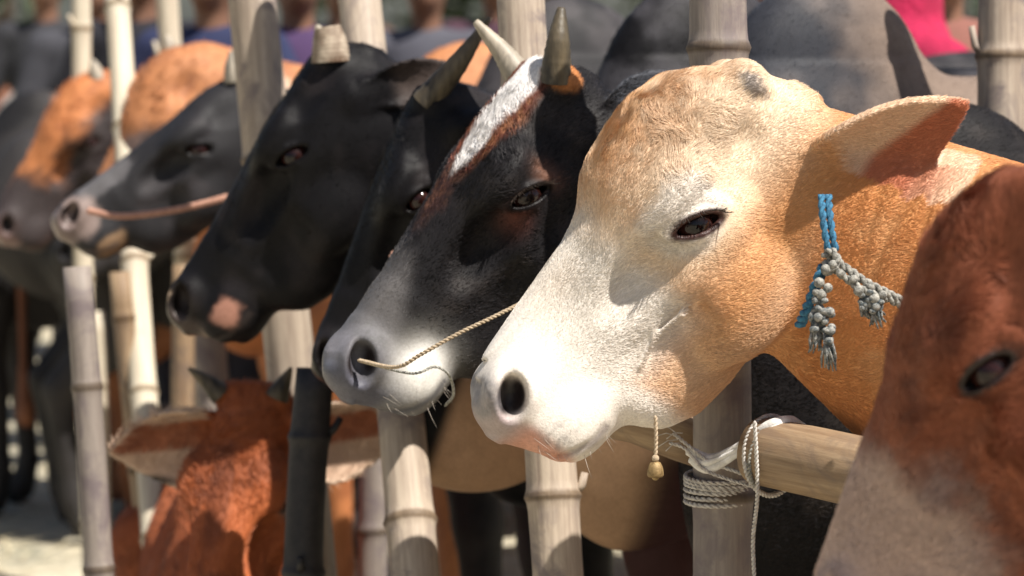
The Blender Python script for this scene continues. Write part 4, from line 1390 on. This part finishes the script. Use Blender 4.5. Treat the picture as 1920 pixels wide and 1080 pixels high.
# ------------------------------------------------------------------ background cattle and people
def build_person(label, px, d, facing, shirt, lower, skin=(0.16, 0.08, 0.05), long_skirt=False, h=1.68, arm_out=0.0, scarf=None):
    h = h + 0.14
    """a standing figure, origin at the feet"""
    g = ground_at(px, d)
    root = empty("person", tuple(g))
    root.rotation_euler = (0, 0, facing)
    tag(root, label, "person")
    def fld(prims, name, mat):
        ax = [np.arange(-0.45, 0.45, 0.016), np.arange(-0.3, 0.3, 0.016), np.arange(-0.02, 1.85, 0.016)]
        F = Field(*[a.astype(np.float32) for a in ax])
        for p in prims:
            if p[0] == 'c': F.cone(np.array(p[1]) * k_, np.array(p[2]) * k_, p[3], p[4], p[5])
            else: F.ell(np.array(p[1]) * k_, np.array(p[2]), None, p[3])
        P, Q = F.mesh()
        return mesh_obj(name, P, Q, mat, root)
    k_ = h / 1.70
    sk = simple_mat("skin", tuple(skin), tuple(np.array(skin) * 1.3), 30, 0.6)
    S_ = simple_mat("shirt_cloth", tuple(np.array(shirt) * 0.8), shirt, 12, 0.9)
    L_ = simple_mat("lower_cloth", tuple(np.array(lower) * 0.8), lower, 12, 0.9)
    body = [('e', (0, 0.0, 1.585), (0.078, 0.098, 0.118), 0.02), ('e', (0, 0.075, 1.55), (0.05, 0.04, 0.06), 0.03), ('e', (0, 0.108, 1.565), (0.013, 0.018, 0.022), 0.012),
            ('c', (0, 0, 1.50), (0, -0.01, 1.38), 0.052, 0.062, 0.03), ('e', (0, 0, 1.2), (0.15, 0.09, 0.22), 0.05), ('e', (0, 0, 0.95), (0.14, 0.10, 0.12), 0.05)]
    for s in (-1, 1):
        e = (0.25 * s + 0.1 * s * arm_out, 0.02, 1.12)
        w = (0.26 * s + 0.16 * s * arm_out, 0.12, 0.90)
        body += [('c', (0.18 * s, 0, 1.38), e, 0.050, 0.038, 0.03), ('c', e, w, 0.036, 0.025, 0.02), ('e', (w[0], w[1] + 0.03, w[2] - 0.06), (0.022, 0.035, 0.06), 0.02),
                 ('c', (0.09 * s, 0, 0.90), (0.10 * s, 0.01, 0.50), 0.085, 0.055, 0.03), ('c', (0.10 * s, 0.01, 0.50), (0.10 * s, -0.01, 0.09), 0.055, 0.035, 0.02), ('c', (0.10 * s, -0.02, 0.045), (0.11 * s, 0.13, 0.03), 0.04, 0.03, 0.02),
                 ('e', (0.079 * s, 0, 1.575), (0.012, 0.022, 0.03), 0.01)]
    fld(body, "body", sk)
    sh = [('e', (0, 0, 1.22), (0.19, 0.125, 0.24), 0.05), ('c', (-0.15, 0, 1.37), (0.15, 0, 1.37), 0.065, 0.065, 0.04), ('c', (0, 0, 1.0), (0, 0, 0.86), 0.155, 0.17, 0.05)]
    for s in (-1, 1):
        sh.append(('c', (0.18 * s, 0, 1.37), (0.24 * s + 0.07 * s * arm_out, 0.015, 1.17), 0.066, 0.062, 0.03))
    fld(sh, "shirt", S_)
    if long_skirt:
        lo = [('c', (0, 0, 0.92), (0, 0, 0.22), 0.155, 0.19, 0.03)]
    else:
        lo = []
        for s in (-1, 1):
            lo += [('c', (0.085 * s, 0, 0.90), (0.10 * s, 0.01, 0.50), 0.105, 0.078, 0.03), ('c', (0.10 * s, 0.01, 0.50), (0.10 * s, -0.01, 0.10), 0.078, 0.066, 0.02)]
    fld(lo, "sarong" if long_skirt else "trousers", L_)
    if scarf:
        sc_ = [('e', (0, -0.03, 1.60), (0.115, 0.125, 0.15), 0.03), ('c', (0, -0.03, 1.50), (0, -0.03, 1.34), 0.13, 0.20, 0.05), ('c', (-0.17, -0.02, 1.36), (0.17, -0.02, 1.36), 0.10, 0.10, 0.05), ('c', (0.12, -0.03, 1.34), (0.26, -0.03, 1.05), 0.12, 0.09, 0.05)]
        fld(sc_, "headscarf", simple_mat("scarf_cloth", tuple(np.array(scarf) * 0.7), scarf, 14, 0.9, 1.0, 0.01))
    hm = [('e', (0, -0.018, 1.63), (0.088, 0.100, 0.092), 0.02)]
    fld(hm, "hair", simple_mat("black_hair", (0.01, 0.008, 0.008), (0.02, 0.016, 0.015), 60))
    return root
R_ = random.Random(5)
build_person("person in a navy shirt behind the stout sloping post", 400, 9.0, 2.9, (0.018, 0.024, 0.07), (0.03, 0.03, 0.05), arm_out=0.5)
build_person("person in a dark purple shirt right of the stout sloping post", 560, 9.6, 3.3, (0.06, 0.03, 0.09), (0.05, 0.05, 0.07))
build_person("person in black beside the navy shirted one", 268, 10.2, 3.0, (0.015, 0.014, 0.02), (0.02, 0.02, 0.03), h=1.72)
build_person("person in a dark grey shirt behind the leaning pale posts", 180, 11.0, 3.2, (0.05, 0.05, 0.06), (0.10, 0.09, 0.08))
build_person("person wrapped in a crimson headscarf behind the grey hump", 1640, 6.6, 2.2, (0.36, 0.01, 0.06), (0.30, 0.22, 0.20), h=1.62, arm_out=0.6, scarf=(0.40, 0.01, 0.06))
build_person("person with bare brown arms and a rust red shirt at the upper right", 1762, 7.4, 3.4, (0.22, 0.09, 0.07), (0.10, 0.10, 0.13), h=1.70)
build_person("person in a white shirt behind the dark lashed post", 1425, 9.0, 3.1, (0.60, 0.62, 0.66), (0.05, 0.05, 0.07))
build_person("person in a dark green shirt in the gap left of the dark lashed post", 1262, 10.0, 3.1, (0.05, 0.12, 0.10), (0.10, 0.16, 0.12), long_skirt=True)
build_person("person in a grey shirt between the first black heads and the middle post", 800, 10.5, 3.0, (0.08, 0.08, 0.10), (0.06, 0.06, 0.06))
build_person("person in a maroon shirt at the far right", 1890, 9.4, 3.2, (0.25, 0.04, 0.05), (0.12, 0.12, 0.13))

build_person("person in a charcoal shirt, farthest off at the upper left", 90, 13.5, 3.0, (0.03, 0.03, 0.035), (0.05, 0.05, 0.06), h=1.74)
build_person("person in a brown shirt farthest off above the black cow's horn stub", 640, 13.0, 3.2, (0.09, 0.05, 0.035), (0.05, 0.05, 0.06), h=1.72)
build_person("person in a dark plum shirt farthest off above the white blaze", 930, 12.6, 3.1, (0.06, 0.025, 0.04), (0.05, 0.05, 0.06), h=1.74)
build_person("person in a slate shirt farthest off right of the dark lashed post", 1530, 13.2, 3.1, (0.06, 0.07, 0.08), (0.05, 0.05, 0.06), h=1.72)

def bg_coat(cols):
    def f(P, HL, N, ears, info):
        n1 = fbm(P, 3.2) - 0.5
        c = np.tile(np.array(cols[0], np.float32), (len(P), 1))
        c = lerp(c, cols[1], ss(n1, -0.03, 0.03))
        return c, np.zeros(len(P))
    return f
def bg_cow(label, cols, px, d, psi, head_z, phi, hornmat):
    hwld = at(px, 540, d); hwld[2] = head_z
    return build_cow("cow", label, None, None, psi, phi, 0, head_world=hwld, coat=bg_coat(cols), psi_b=psi, fine=0.011, coarse=0.03, hump=0.8, chest_drop=head_z - 0.9,
        ears=[dict(base=EB, dir=(math.sin(rad(psi)), -math.cos(rad(psi)), 0.1), open=(-0.3, -0.9, -0.2), L=0.15, W=0.045), dict(base=EBF, dir=(-math.sin(rad(psi)), math.cos(rad(psi)), 0.1), open=(-0.8, -0.5, 0), L=0.15, W=0.045)],
        horns=[dict(base=(-262, 80, 112), path=[(0.03, -0.03, 0.06), (0.05, -0.04, 0.11)], r=0.02, mat=hornmat), dict(base=(-262, -80, 112), path=[(-0.03, 0.03, 0.06), (-0.05, 0.04, 0.11)], r=0.02, mat=hornmat)],
        lids=False, group="cattle standing beyond the fence", dome=0.4)
GB = "cattle standing beyond the fence"
b1 = bg_cow("blackish cow standing side on beyond the fence", [(0.012, 0.011, 0.012), (0.03, 0.027, 0.027)], 300, 8.2, 8, 1.05, 40, M_HORN_PALE)
b2 = bg_cow("reddish brown cow standing beyond the fence", [(0.16, 0.06, 0.03), (0.28, 0.11, 0.05)], 1150, 9.5, 200, 1.1, 45, M_HORN_DARK)
b3 = bg_cow("pale grey cow standing beyond the fence", [(0.30, 0.28, 0.26), (0.42, 0.39, 0.36)], 1500, 10.5, 20, 1.15, 35, M_HORN_DARK)
def copy_cow(src, px, d, ang, sc, label):
    root = src['root'].copy()
    COL.objects.link(root)
    root.location = tuple(ground_at(px, d))
    root.rotation_euler = (0, 0, ang)
    root.scale = (sc, sc, sc)
    tag(root, label, "cow", GB)
    for ch in src['root'].children:
        c_ = ch.copy()
        COL.objects.link(c_)
        c_.parent = root
for k, (src, px, d, ang, sc, lab) in enumerate([
    (b1, 20, 9.0, 3.0, 1.0, "blackish cow beyond the fence at the far left"),
    (b2, 470, 9.8, 3.5, 1.0, "reddish brown cow beyond the fence behind the stout sloping post"),
    (b1, 760, 8.8, 0.3, 1.0, "blackish cow beyond the fence below the blazed cow"),
    (b3, 250, 12.5, 2.6, 1.0, "pale grey cow far beyond the lower left posts"),
    (b1, 900, 11.5, 2.9, 1.05, "blackish cow far beyond the chin of the tan cow"),
    (b2, 1700, 9.0, 0.2, 1.05, "reddish brown cow beyond the rail at the right"),
    (b1, 1350, 8.4, 3.4, 1.0, "blackish cow beyond the dark lashed post"),
    (b1, 560, 13.5, 0.1, 1.05, "small dark cow farthest off behind the calf"),
    (b3, 1050, 14.0, 3.0, 1.0, "pale grey cow farthest off behind the middle posts"),
    (b2, 130, 15.0, 3.1, 1.0, "reddish brown cow farthest off at the left")]):
    copy_cow(src, px, d, ang, sc, lab)

# straw lying on the dirt
def straw_field():
    n = 9000
    V = np.zeros((n * 4, 3), np.float32)
    d = RNG.uniform(6.0, 16.0, n)
    x = RNG.uniform(-0.30, 0.30, n) * d
    th = RNG.uniform(0, math.pi, n)
    L = RNG.uniform(0.03, 0.12, n)
    dx, dy = np.cos(th) * L, np.sin(th) * L
    wx, wy = -np.sin(th) * 0.003, np.cos(th) * 0.003
    z = RNG.uniform(0.004, 0.02, n)
    for i, (a, b) in enumerate(((-1, -1), (1, -1), (1, 1), (-1, 1))):
        V[i::4, 0] = x + a * dx + b * wx
        V[i::4, 1] = d + a * dy + b * wy
        V[i::4, 2] = z + a * 0.004
    Fq = np.arange(n * 4).reshape(-1, 4)
    o = mesh_obj("straw", V, Fq, simple_mat("straw", (0.50, 0.42, 0.26), (0.68, 0.60, 0.42), 5), smooth=False)
    tag(o, "loose dry straw scattered over the dirt", "straw", kind="stuff")
straw_field()
# a dim belt of trees closing the view
def tree(x, y, h, label, seed):
    rn = np.random.default_rng(seed)
    root = empty("tree", (x, y, 0))
    tag(root, label, "tree", "trees far behind the market")
    V, Fc = tube_geo([np.array([0, 0, -0.1]), np.array([0.1, 0, h * 0.25]), np.array([0.0, 0.1, h * 0.55]), np.array([0.2, 0, h * 0.8])], [0.28, 0.22, 0.15, 0.05], 10)
    mesh_obj("trunk", V, Fc, M_BARK, root)
    n = 5000
    cen = rn.normal(0, 1, (26, 3)) * [h * 0.20, h * 0.20, h * 0.16] + [0, 0, h * 0.60]
    c = cen[rn.integers(0, 26, n)] + rn.normal(0, 1, (n, 3)) * h * 0.055
    a = rn.normal(0, 1, (n, 3)); a /= np.linalg.norm(a, axis=1)[:, None]
    b = rn.normal(0, 1, (n, 3)); b -= a * (a * b).sum(1)[:, None]; b /= np.linalg.norm(b, axis=1)[:, None]
    s = rn.uniform(0.08, 0.2, n)[:, None]
    V = np.stack([c - a * s, c - b * s * 0.5, c + a * s, c + b * s * 0.5], 1).reshape(-1, 3)
    mesh_obj("crown", V, np.arange(n * 4).reshape(-1, 4), M_LEAF, root, smooth=False)
M_BARK = simple_mat("bark", (0.05, 0.04, 0.03), (0.12, 0.09, 0.07), 12, 0.9)
M_LEAF = simple_mat("leaf", (0.02, 0.035, 0.015), (0.05, 0.07, 0.03), 1.5, 0.6)
for i in range(9):
    tree(-14 + i * 3.6 + R_.uniform(-1, 1), 42 + R_.uniform(-4, 6), R_.uniform(6, 9), "leafy tree far behind the market, %s" % ["at the far left end of the belt", "second from the left end of the belt", "third from the left end of the belt", "just left of the belt's middle", "in the middle of the belt", "just right of the belt's middle", "third from the right end of the belt", "second from the right end of the belt", "at the far right end of the belt"][i], i + 3)
print("script", time.time() - T0)
